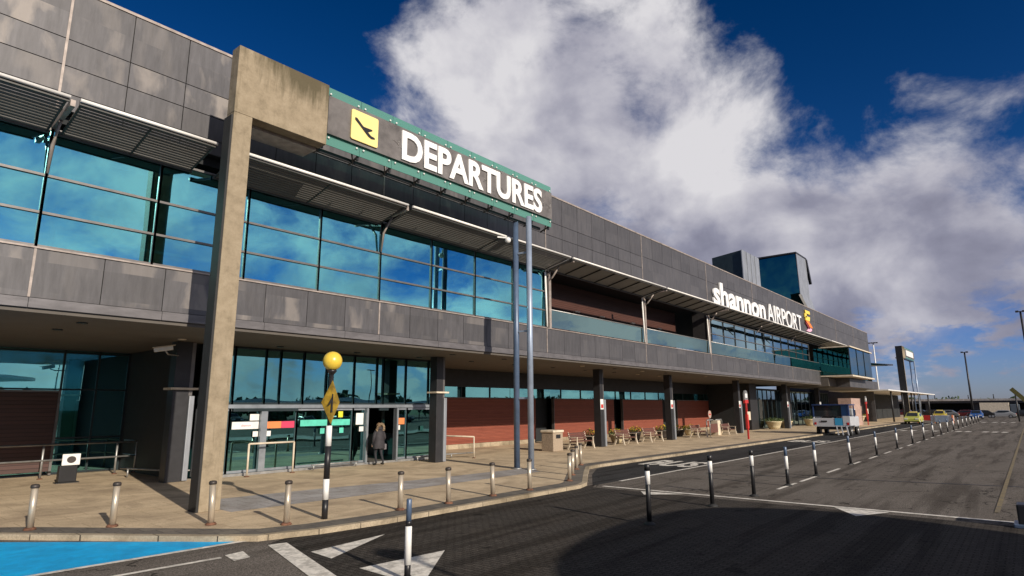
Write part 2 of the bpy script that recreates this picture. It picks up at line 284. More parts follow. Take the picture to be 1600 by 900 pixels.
M['paving_grey'] = mat_paving('grey_paving', (.43, .41, .40), (.37, .355, .345), (.15, .13, .11), .6, .6, (.22, .195, .17))
M['edge_strip'] = mat_paving('dark_edge_paving', (.13, .115, .10), (.19, .165, .135), (.07, .06, .05), .4, .4, (.07, .062, .055))
M['kerb'] = mat_paving('kerb_stone', (.46, .38, .27), (.40, .33, .23), (.07, .055, .04), .91, 3.0, (.15, .115, .07))
M['paint'] = mat('road_paint_white', (.82, .78, .70), .7, 0, .08, 8, dirt=.7, dscale=7, dcol=(.26, .24, .21), world=True)
M['bluepaint'] = mat('road_paint_blue', (.002, .44, .95), .65, 0, .10, 5, bump=.6, bscale=60, dirt=.6, dscale=2.2, dcol=(.004, .25, .56), world=True)
M['yellowpaint'] = mat('road_paint_yellow', (.22, .17, .08), .7, 0, .2, 8, dirt=.95, dscale=5, dcol=(.13, .11, .08), world=True)
M['wood_dark'] = mat('dark_wood', (.12, .05, .04), .6, 0, .2, 6, stretch=(1, 6, 6))
M['cream'] = mat('cream_casting', (.62, .54, .42), .6)
M['stonebin'] = mat('pebble_concrete', (.33, .26, .19), .9, 0, .35, 30, bump=.5, bscale=50)
M['pot'] = mat('cream_pot', (.55, .47, .30), .8, 0, .15, 5)
M['leaf'] = mat('plant_leaves', (.07, .11, .025), .6, 0, .4, 8)
M['flower'] = mat('yellow_flowers', (.72, .50, .03), .6, 0, .25, 15)
M['red'] = mat('red_paint', (.48, .03, .025), .4)
M['pink'] = mat('pale_pink_panel', (.42, .29, .24), .6)
M['shadow_line'] = mat('painted_shadow_line', (.012, .012, .012), .5)
M['coat'] = mat('dark_padded_coat', (.030, .027, .032), .75, 0, .2, 8, bump=.6, bscale=14)
M['trousers'] = mat('dark_trousers', (.020, .020, .026), .8)
M['fur'] = mat('tan_fur', (.42, .31, .20), .9, 0, .4, 30, bump=1, bscale=90)
M['hair'] = mat('brown_hair', (.16, .09, .045), .7, 0, .3, 20)
M['skin'] = mat('skin', (.50, .30, .22), .5)
M['bag'] = mat('grey_bag', (.13, .12, .13), .6)
M['shoe'] = mat('dark_shoe', (.03, .025, .02), .5)
M['boardm'] = mat('olive_board', (.10, .09, .02), .6)
M['orange'] = mat('orange_panel', (.80, .24, .08), .5, 0, .04)
M['magenta'] = mat('magenta_panel', (.62, .05, .12), .5, 0, .04)
M['hiviz'] = mat('yellow_notice', (.72, .70, .04), .5)
M['greentape'] = mat('green_manifest', (.10, .55, .42), .5)
M['carglass'] = mat('car_glass', (.02, .025, .03), .08, 0, .1)
M['tyre'] = mat('tyre_rubber', (.02, .02, .02), .8)
M['rim'] = mat('alloy_rim', (.4, .4, .4), .35, .7)
M['lamp_white'] = mat('headlamp', (.8, .8, .78), .15)
M['tail_red'] = mat('tail_lamp', (.45, .01, .01), .3)
M['grass'] = mat('rough_grass', (.05, .075, .022), .9, 0, .3, .5, world=True)
M['hedge'] = mat('hedge_leaves', (.03, .055, .018), .8, 0, .4, 2)
M['bark'] = mat('bark', (.07, .055, .04), .9)
M['bluebody'] = mat('blue_bodywork', (.012, .035, .12), .35)
def carpaint(name, c): 
    return mat(name, c, .28, .1, .04)

def mat_signglass():
    m, t, o = newmat('green_sign_glass'); L = t.links.new
    g = N(t, 'ShaderNodeBsdfPrincipled', i_Roughness=.08); g.inputs['Base Color'].default_value = (.20, .46, .40, 1)
    tl = N(t, 'ShaderNodeBsdfTranslucent'); tl.inputs[0].default_value = (.10, .42, .34, 1)
    tp = N(t, 'ShaderNodeBsdfTransparent'); tp.inputs[0].default_value = (.30, .70, .62, 1)
    a = N(t, 'ShaderNodeMixShader'); a.inputs[0].default_value = .3; L(g.outputs[0], a.inputs[1]); L(tl.outputs[0], a.inputs[2])
    b = N(t, 'ShaderNodeMixShader'); b.inputs[0].default_value = .35; L(a.outputs[0], b.inputs[1]); L(tp.outputs[0], b.inputs[2]); L(b.outputs[0], o.inputs[0]); return m
M['signglass'] = mat_signglass()

# ---------------------------------------------------------------- mesh helpers
class MB:
    def __init__(s): s.v = []; s.f = []; s.sm = []
    def add(s, vs, fs, smooth=False):
        o = len(s.v); s.v += [tuple(v) for v in vs]; s.f += [tuple(i+o for i in f) for f in fs]; s.sm += [smooth]*len(fs); return s
    def box(s, x0, x1, y0, y1, z0, z1):
        vs = [(x, y, z) for z in (z0, z1) for y in (y0, y1) for x in (x0, x1)]
        return s.add(vs, [(0, 2, 3, 1), (4, 5, 7, 6), (0, 1, 5, 4), (2, 6, 7, 3), (0, 4, 6, 2), (1, 3, 7, 5)])
    def bar(s, a, b, w, h=None, up=(0, 0, 1)):
        h = h or w; a = Vector(a); b = Vector(b); d = (b-a).normalized(); u = Vector(up)
        if abs(d.dot(u)) > .98: u = Vector((0, 1, 0))
        sd = d.cross(u).normalized()*w/2; u2 = sd.cross(d).normalized()*h/2
        vs = [p+i*sd+j*u2 for p in (a, b) for i, j in ((-1, -1), (1, -1), (1, 1), (-1, 1))]
        return s.add(vs, [(3, 2, 1, 0), (4, 5, 6, 7), (0, 1, 5, 4), (1, 2, 6, 5), (2, 3, 7, 6), (3, 0, 4, 7)])
    def tube(s, pts, r, n=10, cap=True):
        pts = [Vector(p) for p in pts]; rs = r if isinstance(r, (list, tuple)) else [r]*len(pts)
        ring = []; o = len(s.v); vs = []
        for i, p in enumerate(pts):
            d = (pts[min(i+1, len(pts)-1)]-pts[max(i-1, 0)]).normalized()
            u = Vector((0, 0, 1)) if abs(d.z) < .9 else Vector((1, 0, 0))
            a = d.cross(u).normalized(); b = a.cross(d)
            vs += [p+rs[i]*(math.cos(k*2*math.pi/n)*a+math.sin(k*2*math.pi/n)*b) for k in range(n)]
        fs = [(i*n+k, i*n+(k+1) % n, (i+1)*n+(k+1) % n, (i+1)*n+k) for i in range(len(pts)-1) for k in range(n)]
        s.add(vs, fs, True)
        if cap: s.add([], []); s.f += [tuple(o+k for k in range(n))[::-1], tuple(o+(len(pts)-1)*n+k for k in range(n))]; s.sm += [False, False]
        return s
    def lathe(s, c, prof, n=16):   # prof: (r, z)
        vs = [(c[0]+r*math.cos(k*2*math.pi/n), c[1]+r*math.sin(k*2*math.pi/n), c[2]+z) for r, z in prof for k in range(n)]
        fs = [(i*n+k, i*n+(k+1) % n, (i+1)*n+(k+1) % n, (i+1)*n+k) for i in range(len(prof)-1) for k in range(n)]
        o = len(s.v); s.add(vs, fs, True)
        s.f += [tuple(o+k for k in range(n))[::-1], tuple(o+(len(prof)-1)*n+k for k in range(n))]; s.sm += [False, False]; return s
    def sphere(s, c, r, n=16, m_=10, sc=(1, 1, 1)):
        prof = [(max(1e-4, math.sin(math.pi*i/m_))*r, -math.cos(math.pi*i/m_)*r) for i in range(m_+1)]
        vs = [(c[0]+q*math.cos(k*2*math.pi/n)*sc[0], c[1]+q*math.sin(k*2*math.pi/n)*sc[1], c[2]+z*sc[2]) for q, z in prof for k in range(n)]
        return s.add(vs, [(i*n+k, i*n+(k+1) % n, (i+1)*n+(k+1) % n, (i+1)*n+k) for i in range(m_) for k in range(n)], True)
    def prism(s, poly, z0, z1):
        n = len(poly); return s.add([(x, y, z0) for x, y in poly]+[(x, y, z1) for x, y in poly], [tuple(range(n))[::-1], tuple(range(n, 2*n))]+[(i, (i+1) % n, n+(i+1) % n, n+i) for i in range(n)])
    def flat(s, poly, z): return s.add([(x, y, z) for x, y in poly], [tuple(range(len(poly)))])
    def xprism(s, poly, x0, x1):   # poly in (y,z)
        n = len(poly); return s.add([(x0, y, z) for y, z in poly]+[(x1, y, z) for y, z in poly], [tuple(range(n)), tuple(range(n, 2*n))[::-1]]+[(i, n+i, n+(i+1) % n, (i+1) % n) for i in range(n)])
    def yprism(s, poly, y0, y1):   # poly in (x,z)
        n = len(poly); return s.add([(x, y0, z) for x, z in poly]+[(x, y1, z) for x, z in poly], [tuple(range(n)), tuple(range(n, 2*n))[::-1]]+[(i, n+i, n+(i+1) % n, (i+1) % n) for i in range(n)])
    def build(s, name, m, parent=None, bevel=0, local=False, seg=2):
        me = bpy.data.meshes.new(name); off = Vector((0, 0, 0))
        if parent is not None and not local: off = wloc(parent)
        me.from_pydata([tuple(Vector(v)-off) for v in s.v], [], s.f)
        me.polygons.foreach_set('use_smooth', s.sm); me.update()
        bm = bmesh.new(); bm.from_mesh(me); bmesh.ops.recalc_face_normals(bm, faces=bm.faces)
        if bevel: 
            es = [e for e in bm.edges if len(e.link_faces) == 2 and e.calc_face_angle(0) > .5]
            bmesh.ops.bevel(bm, geom=es, offset=bevel, segments=seg, affect='EDGES', profile=.5, clamp_overlap=True)
        bm.to_mesh(me); bm.free()
        if m is not None: me.materials.append(m)
        o = bpy.data.objects.new(name, me); COL.objects.link(o)
        if parent is not None: o.parent = parent
        return o
def wloc(o):
    p = Vector(o.location)
    while o.parent: o = o.parent; p = p+Vector(o.location)
    return p
def tag(o, label=None, cat=None, group=None, kind=None):
    if label: o['label'] = label
    if cat: o['category'] = cat
    if group: o['group'] = group
    if kind: o['kind'] = kind
    return o
def thing(name, loc, label, cat, group=None, rz=0):
    o = bpy.data.objects.new(name, None); COL.objects.link(o); o.location = loc; o.rotation_euler = (0, 0, rz); return tag(o, label, cat, group)
def dup(root, loc, label, rz=None, group=None):
    def cp(o, p):
        c = o.copy(); COL.objects.link(c); c.parent = p
        for ch in o.children: cp(ch, c)
        return c
    r = cp(root, None); r.location = loc
    if rz is not None: r.rotation_euler = (0, 0, rz)
    r['label'] = label
    if group: r['group'] = group
    return r
def text_mesh(name, txt, m, parent, loc_w, height, length, depth=.06, embolden=.0, lying=False, face=(0, -1), rot=None):
    """extruded lettering on a plane facing -Y (reading along +X), scaled to height and length; or lying on the ground"""
    cu = bpy.data.curves.new(name, 'FONT'); cu.body = txt; cu.size = 1; cu.extrude = .5; cu.offset = embolden; cu.resolution_u = 4
    tmp = bpy.data.objects.new(name, cu); COL.objects.link(tmp); bpy.context.view_layer.update()
    dg = bpy.context.evaluated_depsgraph_get(); me = bpy.data.meshes.new_from_object(tmp.evaluated_get(dg)); bpy.data.objects.remove(tmp)
    xs = [v.co.x for v in me.vertices]; ys = [v.co.y for v in me.vertices]; x0, x1, y0, y1 = min(xs), max(xs), min(ys), max(ys)
    off = wloc(parent) if parent is not None else Vector((0, 0, 0))
    for v in me.vertices:
        a = (v.co.x-x0)/(x1-x0)*length; b = (v.co.y-y0)/(y1-y0)*height; c = (v.co.z)*depth
        if rot: p = Vector(loc_w)+Matrix.Rotation(rot, 3, 'Z') @ Vector((a, b, c))
        elif lying: p = Vector((loc_w[0]+b, loc_w[1]-a, loc_w[2]+c))
        else: p = Vector((loc_w[0]+a, loc_w[1]-c, loc_w[2]+b))
        v.co = p-off
    me.materials.clear(); me.materials.append(m)
    o = bpy.data.objects.new(name, me); COL.objects.link(o); o.parent = parent; return o
def structure(o, label=None): 
    o['kind'] = 'structure'
    if label: o['label'] = label
    return o

# ================================================================ GROUND
RZ = -.10
def RP(x, y): return (x*1.0426, y*1.0426)      # measured at pavement level, moved out to the lower road surface
g = MB(); g.box(-600, 2500, -1500, 1500, -.6, -.13); structure(g.build('ground', M['grass']))
r = MB(); r.box(-60, 420, -90, 60, -.129, RZ); structure(r.build('road', M['asphalt']))
# darker resurfaced stretch beside the kerb and in front
KERB = [(-40, 60), (3.1, 15.55), (5.6, 12.1), (6.2, 11.45), (7.3, 11.1), (8.8, 10.92), (16.2, 10.88), (16.9, 11.1), (19.5, 12.75), (21.3, 13.85), (22.4, 14.0), (60, 13.75), (104, 13.6), (240, 13.4)]
def kerb_off(d):
    out = []
    for i, p in enumerate(KERB):
        a = Vector(KERB[max(i-1, 0)]); b = Vector(KERB[min(i+1, len(KERB)-1)]); t_ = (b-a).normalized(); out.append((p[0]-t_.y*d, p[1]+t_.x*d))
    return out
d = MB(); d.flat([RP(*p) for p in ((5.9, 10.6), (6.5, 10.9), (16.6, 10.6), (16.0, 10.3), (16.05, -9), (6.0, -9), (5.3, 7.4))], RZ+.004)
structure(d.build('raised_table_paving', M['blocks']))
ko = kerb_off(-.15)
d = MB(); d.flat([(17.0, 10.95), (19.7, 12.7), (21.6, 13.7), (22.5, 13.86), (60, 13.62), (104, 13.45), (104, 10.62), (60, 10.72), (18.6, 10.95)], RZ+.004); structure(d.build('taxi_lane', M['asphalt_dark']))
# kerb and pavement
def ribbon(pa, pb, z0, z1, name, m):
    mb = MB(); n = len(pa)
    for i in range(n-1):
        q = [pa[i], pa[i+1], pb[i+1], pb[i]]
        vs = [(x, y, z0) for x, y in q]+[(x, y, z1) for x, y in q]
        mb.add(vs, [(0, 1, 2, 3), (4, 5, 6, 7), (0, 1, 5, 4), (2, 3, 7, 6)]+([(3, 0, 4, 7)] if i == 0 else [])+([(1, 2, 6, 5)] if i == n-2 else []))
    bm_o = mb.build(name, m); return structure(bm_o)
ribbon(kerb_off(0), kerb_off(.16), -.128, .004, 'kerb', M['kerb'])
ribbon(kerb_off(.16), kerb_off(.75), -.128, 0, 'pavement_edge_strip', M['edge_strip'])
pv = kerb_off(.75); mb = MB()
mb.prism(pv+[(240, 60), (-40, 61)], -.128, 0); structure(mb.build('pavement', M['paving']))
mb = MB(); mb.flat([(7.15, 14.5), (12.5, 14.3), (18.6, 14.25), (19.4, 15.5), (14, 15.9), (10.8, 16.5), (7.15, 16.9)], .004); structure(mb.build('grey_paving_band', M['paving_grey']))
# painted marks
def mark(name, polys, m='paint', z=RZ+.010):
    mb = MB()
    for p in polys: mb.flat(p, z)
    return structure(mb.build(name, M[m]))
def line(a, b, w):
    a = Vector(a); b = Vector(b); t_ = (b-a).normalized(); n_ = Vector((-t_.y, t_.x))*w/2; return [tuple(a-n_), tuple(b-n_), tuple(b+n_), tuple(a+n_)]
mark('blue_parking_bay', [[RP(*p) for p in ((-14, 13.3), (2.35, 11.42), (5.70, 11.28), (5.62, 11.42), (5.3, 11.75), (2.95, 14.6), (-14, 32))]], 'bluepaint', RZ+.005)
mark('bay_line', [line(RP(-14, 12.7), RP(2.6, 11.32), .13), line(RP(2.6, 11.32), RP(5.95, 11.17), .13), line(RP(-6, 10.9), RP(4.95, 10.26), .11)])
mark('bay_tick', [[RP(*p) for p in ((5.06, 10.36), (5.39, 10.42), (5.26, 9.92), (4.98, 9.88))]])
mark('table_edge_line', [line(RP(6.05, 10.5), RP(5.28, 7.75), .34), line(RP(5.28, 7.75), RP(4.3, 4.6), .34)])
mark('ramp_triangle', [[RP(*p) for p in ((6.08, 9.48), (6.03, 8.82), (7.76, 9.66))], [RP(*p) for p in ((5.95, 7.98), (5.9, 6.55), (7.55, 7.82))],
                       [RP(*p) for p in ((16.06, 8.75), (16.25, 7.5), (15.5, 8.35))], [RP(*p) for p in ((16.35, 3.86), (16.30, 2.72), (15.35, 3.2))]])
mark('cross_line', [line(RP(16.38, 10.2), RP(16.5, .5), .16)])
mark('lane_line', [line(RP(17.8, 10.42), RP(104, 10.1), .14)])
mark('centre_dash', [line((x, 6.12), (x+1.9, 6.12), .11) for x in [19.6, 22.0]+[25.5+i*3.9 for i in range(25)]])
mark('yellow_line', [line((18.5, .92), (130, .85), .10)], 'yellowpaint')
mark('far_crossing_bars', [line((x, y), (x+1.7, y-.15), .42) for y in (2.2, 2.9, 3.6, 4.9, 5.6, 7.4, 8.2, 9.2, 10.0) for x in (71,)]+[line((110, y), (112.5, y-.3), .5) for y in (2.4, 3.4, 4.4, 5.6)])
for x in (24.3, 45.6):
    structure(text_mesh('lane_lettering', 'BUS', M['paint'], None, (x, 13.35, RZ+.012), 2.6, 2.3, .002, .03, lying=True))
mark('painted_shadow_line', [line((22.7, 9.6), (24.7, .2), .10)], 'shadow_line', RZ+.007)  # thin dark strip standing in for a long straight cast shadow
mb = MB(); mb.box(17, 240, -.6, -.1, -.128, .03); structure(mb.build('far_kerb', M['kerb']))
mb = MB(); mb.box(17, 240, -6, -.6, -.128, 0); structure(mb.build('far_pavement', M['paving_grey']))

# ================================================================ TERMINAL
YF = 17.7; BAY = 10.15; X0 = 3.45-2*BAY
TB = thing('terminal_building', (30, 22, 0), 'long grey zinc airport terminal with teal glazing and a white name sign on its parapet', 'building')

bays = [X0+i*BAY for i in range(12)]           # up to X~105
XEND = 104.9
# core mass behind the skin
mb = MB(); mb.box(X0, 104.7, YF+.30, 30, 9.75, 12.9); mb.build('roof_block', M['clad_dark'], TB)
mb = MB(); mb.box(X0, 104.95, YF-.05, YF+.4, 13.06, 13.14); mb.build('parapet_coping', M['strip'], TB)
for i, bx in enumerate(bays):
    x1 = min(bx+BAY, XEND); n = 7
    mb = MB(); sk = MB(); big = bx > 24
    rows = ([(9.75, 10.20), (10.20, 10.93), (10.93, 11.66), (11.66, 13.06)] if not big else [(9.75, 11.70), (11.70, 13.06)])
    for k in range(n):
        a = bx+k*1.45; b = min(a+1.45, x1)
        if b-a < .2: continue
        for z0, z1 in (() if big else rows): mb.box(a+.012, b-.012, YF-.02, YF+.04, z0+.012, z1-.012)
    if big:
        mb = MB(); mb.box(bx+.012, x1-.012, YF-.02, YF+.04, 9.762, 11.688)
        for k in range(n):
            a = bx+k*1.45; b = min(a+1.45, x1)
            if b-a > .2: mb.box(a+.012, b-.012, YF-.02, YF+.04, 11.712, 13.048)
    mb.build('cladding_panel', M['clad'], TB)
    mb = MB(); mb.box(bx-.028, bx+.028, YF-.04, YF+.02, 9.75, 13.06); mb.build('cover_strip', M['strip'], TB)
    # fascia of the first floor
    if bx < 74:
        x1f = min(bx+BAY, 75.2); mb = MB(); lp = MB()
        for k in range(n):
            a = bx+k*1.45; b = min(a+1.45, x1f)
            if b-a < .2: continue
            mb.box(a+.010, b-.010, YF-.02, YF+.04, 4.95, 6.12)
        mb.build('fascia_panel', M['clad'], TB)
        for k in (0, 2, 4, 6):
            a = bx+k*1.45; lp.box(a+.006, min(a+2.9, x1f)-.006, YF-.08, YF+.05, 4.70, 4.93) if a < x1f-.3 and k < 6 else (lp.box(a+.006, x1f-.006, YF-.08, YF+.05, 4.70, 4.93) if a < x1f else None)
        lp.build('fascia_lip', M['lip'], TB)
        mb = MB(); mb.box(bx-.026, bx+.026, YF-.04, YF+.02, 4.95, 6.12); mb.build('cover_strip', M['strip'], TB)
mb = MB(); mb.box(X0, 75.2, YF+.045, YF+.30, 4.72, 6.10); mb.build('fascia_backing', M['clad_dark'], TB)
mb = MB(); mb.box(X0, 104.7, YF+.045, YF+.29, 9.76, 13.05); mb.build('parapet_backing', M['clad_dark'], TB)
mb = MB(); mb.box(X0, 75.2, YF-.06, YF+.25, 6.125, 6.165); mb.build('window_sill', M['strip'], TB)
# first-floor windows
ZS = (6.17, 7.03, 7.97, 9.20)
def window(x0, x1, y, zs, pane_m, fr_m, w=.06, d_=.09, extra=()):
    f = MB(); f.box(x0-w/2, x0+w/2, y-.02, y+d_, zs[0], zs[-1]); f.box(x1-w/2+.001, x1+w/2, y-.02, y+d_, zs[0], zs[-1])
    for z in zs[1:-1]: f.box(x0+w/2, x1-w/2, y-.015, y+d_-.01, z-w/2, z+w/2)
    f.box(x0+w/2, x1-w/2, y-.015, y+d_-.01, zs[0], zs[0]+w); f.box(x0+w/2, x1-w/2, y-.015, y+d_-.01, zs[-1]-w, zs[-1])
    for ex in extra: f.box(ex-.03, ex+.03, y-.012, y+d_-.02, zs[0]+w, zs[-1]-w)
    fo = f.build('window', fr_m, TB)
    for za, zb in zip(zs[:-1], zs[1:]):
        t1, t2, t3 = (random.uniform(-.006, .006) for _ in range(3)); p = MB()
        q = [(x0+.01, y+.035+t1, za+.01), (x1-.01, y+.035+t2, za+.01), (x1-.01, y+.035+t2+t3, zb-.01), (x0+.01, y+.035+t1+t3, zb-.01)]
        p.add(q+[(a, b+.012, c) for a, b, c in q], [(0, 1, 2, 3), (7, 6, 5, 4), (0, 4, 5, 1), (1, 5, 6, 2), (2, 6, 7, 3), (3, 7, 4, 0)]); p.build('pane', pane_m, fo)
for bx in bays:
    if bx > 20: break
    for k in range(4): window(bx+k*2.5375, bx+(k+1)*2.5375-.0, YF+.02, ZS, M['glass'], M['mull'])
# office windows with light frames between the balconies and the far box
xs = [44.2+i*2.55 for i in range(13)]
for a, b in zip(xs[:-1], xs[1:]): window(a, min(b, 75.0), YF+.9, (6.17, 7.03, 7.97, 9.2), M['glass_pale'], M['mull'])
mb = MB(); mb.box(44.1, 44.2, YF+.1, 19, 6.17, 9.3); mb.build('return_wall', M['clad_dark'], TB)
# first-floor interior
mb = MB(); mb.box(X0, 74.8, YF+.32, 29.9, 5.3, 6.05); mb.build('floor_slab', M['ifloor'], TB)
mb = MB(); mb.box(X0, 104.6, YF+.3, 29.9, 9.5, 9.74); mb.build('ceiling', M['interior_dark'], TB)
mb = MB(); mb.box(X0, 24.0, 25.0, 25.2, 6.06, 9.48); mb.build('interior_wall', M['interior'], TB)
mb = MB(); mb.box(23.95, 24.05, YF+.12, 25.0, 6.17, 9.4); mb.build('partition', M['mull_dark'], TB)
for x in (8.9, 18.6): 
    mb = MB(); mb.box(x-.16, x+.16, YF+.6, YF+.95, 6.07, 9.48); mb.build('inner_column', M['mull_dark'], TB)
mb = MB(); mb.box(3.9, 5.1, YF+.5, YF+.9, 6.3, 7.35); mb.build('display_panel', M['white'], TB)
mb = MB(); mb.box(5.1, 7.3, YF+.9, YF+.95, 6.72, 6.80); mb.box(6.15, 6.25, YF+.88, YF+.97, 6.3, 6.72); mb.build('inner_handrail', M['white'], TB)
for x in [0, 2.6, 5.2, 7.8, 10.4, 13, 15.6, 18.2, 20.8]:
    mb = MB(); mb.box(x, x+1.3, 19.6, 19.85, 9.36, 9.42); mb.build('ceiling_light', M['white'], TB)
for x, w in ((9.6, 1.6), (12.2, .9), (15.0, 2.0), (20.0, 1.4), (-1, 1.5), (1.0, 1.2)):
    mb = MB(); mb.box(x, x+w, 19.4, 20.0, 6.06, 6.85); mb.build('desk', M['interior'], TB)
    mb = MB(); mb.box(x+.2, x+.7, 19.5, 19.56, 6.86, 7.25); mb.build('desk_screen', M['mull_dark'], TB)
# terrace between X 24 and 44
mb = MB(); mb.box(24.1, 44.1, 20.4, 20.5, 6.06, 9.48); mb.build('terrace_wall', M['brown'], TB)
mb = MB()
for z in (7.55, 7.75, 7.95): mb.box(24.15, 44.0, 20.30, 20.36, z, z+.03)
mb.build('terrace_trim', M['wood_dark'], TB)
for x in (27.0, 30.2, 33.0, 37.0, 41.0):
    mb = MB(); mb.box(x-.25, x+.25, 20.15, 20.3, 7.92, 8.0); mb.build('wall_lamp', M['cream'], TB)
for a, b in ((24.12, 34.0), (34.2, 44.05)):
    mb = MB(); mb.box(a, b, YF+.02, YF+.035, 6.22, 7.08); bo = mb.build('balustrade', M['balus'], TB)
    mb = MB(); mb.tube([(a, YF+.028, 7.11), (b, YF+.028, 7.11)], .03, 8); mb.build('handrail', M['galv'], bo)
    mb = MB()
    k = a+.3
    while k < b-.3: mb.box(k, k+.02, YF+.4, YF+.42, 6.2, 7.0); k += .62
    mb.box(a, b, YF+.39, YF+.43, 7.0, 7.04); mb.build('inner_rail', M['mull_dark'], bo)
for x in (24.1, 34.1, 44.15):
    mb = MB(); mb.box(x-.09, x+.09, YF+.0, YF+.16, 6.17, 9.4); mb.build('terrace_post', M['strip'], TB)
    mb = MB(); mb.tube([(x-.40, YF-.08, 6.2), (x-.42, YF-.02, 8.95)], .05, 8); mb.build('raking_strut', M['tube'], TB)
# balustrade in front of the far windows
mb = MB(); mb.box(44.3, 75.0, YF+.02, YF+.035, 6.22, 7.05); bo = mb.build('balustrade', M['balus'], TB)
mb = MB(); mb.tube([(44.3, YF+.028, 7.08), (75.0, YF+.028, 7.08)], .03, 8); mb.build('handrail', M['galv'], bo)
# sunshade canopies
def sunshade(x0, x1, solid):
    yo, zo, yi, zi = 16.15, 9.42, YF-.03, 9.08
    f = MB(); 
    nb = 2 if not solid else 7
    for x in [x0+.05+(x1-x0-.1)*k/nb for k in range(nb+1)]: f.bar((x, yi, zi), (x, yo, zo), .04, .06)
    f.bar((x0, yi, zi), (x1, yi, zi), .06, .12); f.bar((x0, yo+.04, zo), (x1, yo+.04, zo), .06, .14)
    fo = f.build('sunshade', M['louvre'], TB)
    s = MB()
    if solid:
        s.add([(x0+.02, yi, zi+.03), (x1-.02, yi, zi+.03), (x1-.02, yo+.05, zo+.03), (x0+.02, yo+.05, zo+.03), (x0+.02, yi, zi+.05), (x1-.02, yi, zi+.05), (x1-.02, yo+.05, zo+.05), (x0+.02, yo+.05, zo+.05)], [(0, 1, 2, 3), (4, 5, 6, 7), (0, 1, 5, 4), (2, 3, 7, 6), (0, 3, 7, 4), (1, 2, 6, 5)])
        s.build('shade_panel', M['canopy_panel'], fo)
    else:
        ns = 13
        for k in range(ns):
            t_ = (k+.5)/ns; y = yi+(yo-yi)*t_; z = zi+(zo-zi)*t_
            s.bar((x0+.02, y, z), (x1-.02, y, z), .062, .016, up=(0, .55, .83))
        s.build('louvre_blades', M['blade'], fo)
    t_ = MB(); t_.tube([(x0, yo-.03, zo+.03), (x1, yo-.03, zo+.03)], .045, 10); t_.build('edge_tube', M['tube'], fo)
for i, bx in enumerate(bays):
    if bx > 80: break
    if 3 < bx < 4: sunshade(bx+.12, 6.75, False); sunshade(7.35, bx+BAY-.1, False); continue
    sunshade(bx+.12, min(bx+BAY-.08, 82), bx > 22)
for x in (3.45, 13.55, 24.05, 34.1, 44.2, 54.3, 64.4):
    mb = MB(); mb.bar((x, YF-.03, 9.25), (x, 16.2, 9.36), .10, .16); mb.tube([(x, YF-.06, 8.0 if x < 20 else 8.6), (x, YF-.18, 8.7), (x, YF-.62, 9.2)], [.03, .045, .04], 8)
    mb.build('bracket', M['strip'], TB)
# soffit and its lamps
mb = MB(); mb.box(X0, 75.0, YF+.0, 30, 4.60, 4.70); mb.build('soffit', M['soffit'], TB)
for x in [1.5+i*3.4 for i in range(22)]:
    for y in (18.9, 21.0):
        if random.random() < .75:
            mb = MB(); mb.lathe((x+random.uniform(-.1, .1), y, 4.57), [(.09, 0), (.13, .0), (.13, .028)], 12); mb.build('downlight', M['cream' if random.random() < .4 else 'mull_dark'], TB)
# ---- ground floor: left recess
mb = MB(); mb.box(-17, 9.1, 28.2, 28.3, 0.02, 4.58)
bk = MB(); bk.box(9.1, 9.2, 22.1, 34, 0.0, 4.58); bk.build('side_wall', M['rubber'], TB)  # wall coloured black to stand in for the shadow in this recess
f = MB()
for x in (-3, -.5, 2, 4.4, 6.85, 8.0, 9.05): f.box(x-.035, x+.035, 27.98, 28.08, 0, 4.58)
for z in (.05, 1.3, 3.1, 4.5): f.box(-3, 9.05, 27.97, 28.06, z-.03, z+.03)
fo = f.build('window', M['mull_dark'], TB); p = MB(); p.box(-3, 9.05, 28.0, 28.015, .02, 4.57); p.build('pane', M['glass_low'], fo)
mb = MB(); mb.box(-12, 6.7, 27.6, 27.75, .15, 2.98); lo = mb.build('louvre_screen', M['louv_brown'], TB)
mb = MB(); mb.box(6.7, 6.78, 27.55, 27.8, .02, 3.05); mb.box(-12, 6.7, 27.58, 27.78, 2.985, 3.05); mb.build('screen_frame', M['mull'], lo)
# ---- entrance glazing X 9.4..20.9, Y 22
YG = 22.0
up = [9.4, 10.55, 11.75, 12.35, 13.35, 14.4, 15.75, 16.95, 17.3, 18.6, 20.0, 20.9]
for a, b in zip(up[:-1], up[1:]): window(a, b, YG, (2.50, 4.58), M['glass_low'], M['mull_dark'], .07)
mb = MB(); mb.box(9.4, 20.9, YG-.10, YG+.1, 2.36, 2.495); mb.build('transom', M['frame'], TB)
mb = MB(); mb.box(9.4, 20.9, YG-.13, YG-.02, 0.0, .09); mb.build('threshold', M['galv'], TB)
low = [(9.4, 10.5, 0), (10.5, 13.15, 1), (13.15, 15.75, 0), (15.75, 16.4, 0), (18.05, 18.7, 0), (18.7, 20.9, 0)]
for a, b, k in low:
    window(a, b, YG, (.1, 2.35), M['glass_low'], M['frame'], .085)
# left closed sliding doors: centre stile
d_ = MB(); d_.box(11.62, 11.87, YG-.16, YG-.02, .1, 2.35); d_.build('door_stile', M['frame'], TB)
d_ = MB(); d_.box(10.55, 13.1, YG-.17, YG-.06, 2.25, 2.36); d_.build('door_header', M['mull_dark'], TB)
for a in (16.36, 18.0):
    d_ = MB(); d_.box(a, a+.09, YG-.17, YG-.05, .05, 2.34); d_.build('sliding_door_edge', M['frame'], TB)
d_ = MB(); d_.box(17.0, 17.5, YG-.18, YG-.09, 2.24, 2.34); d_.build('door_sensor', M['mull_dark'], TB)
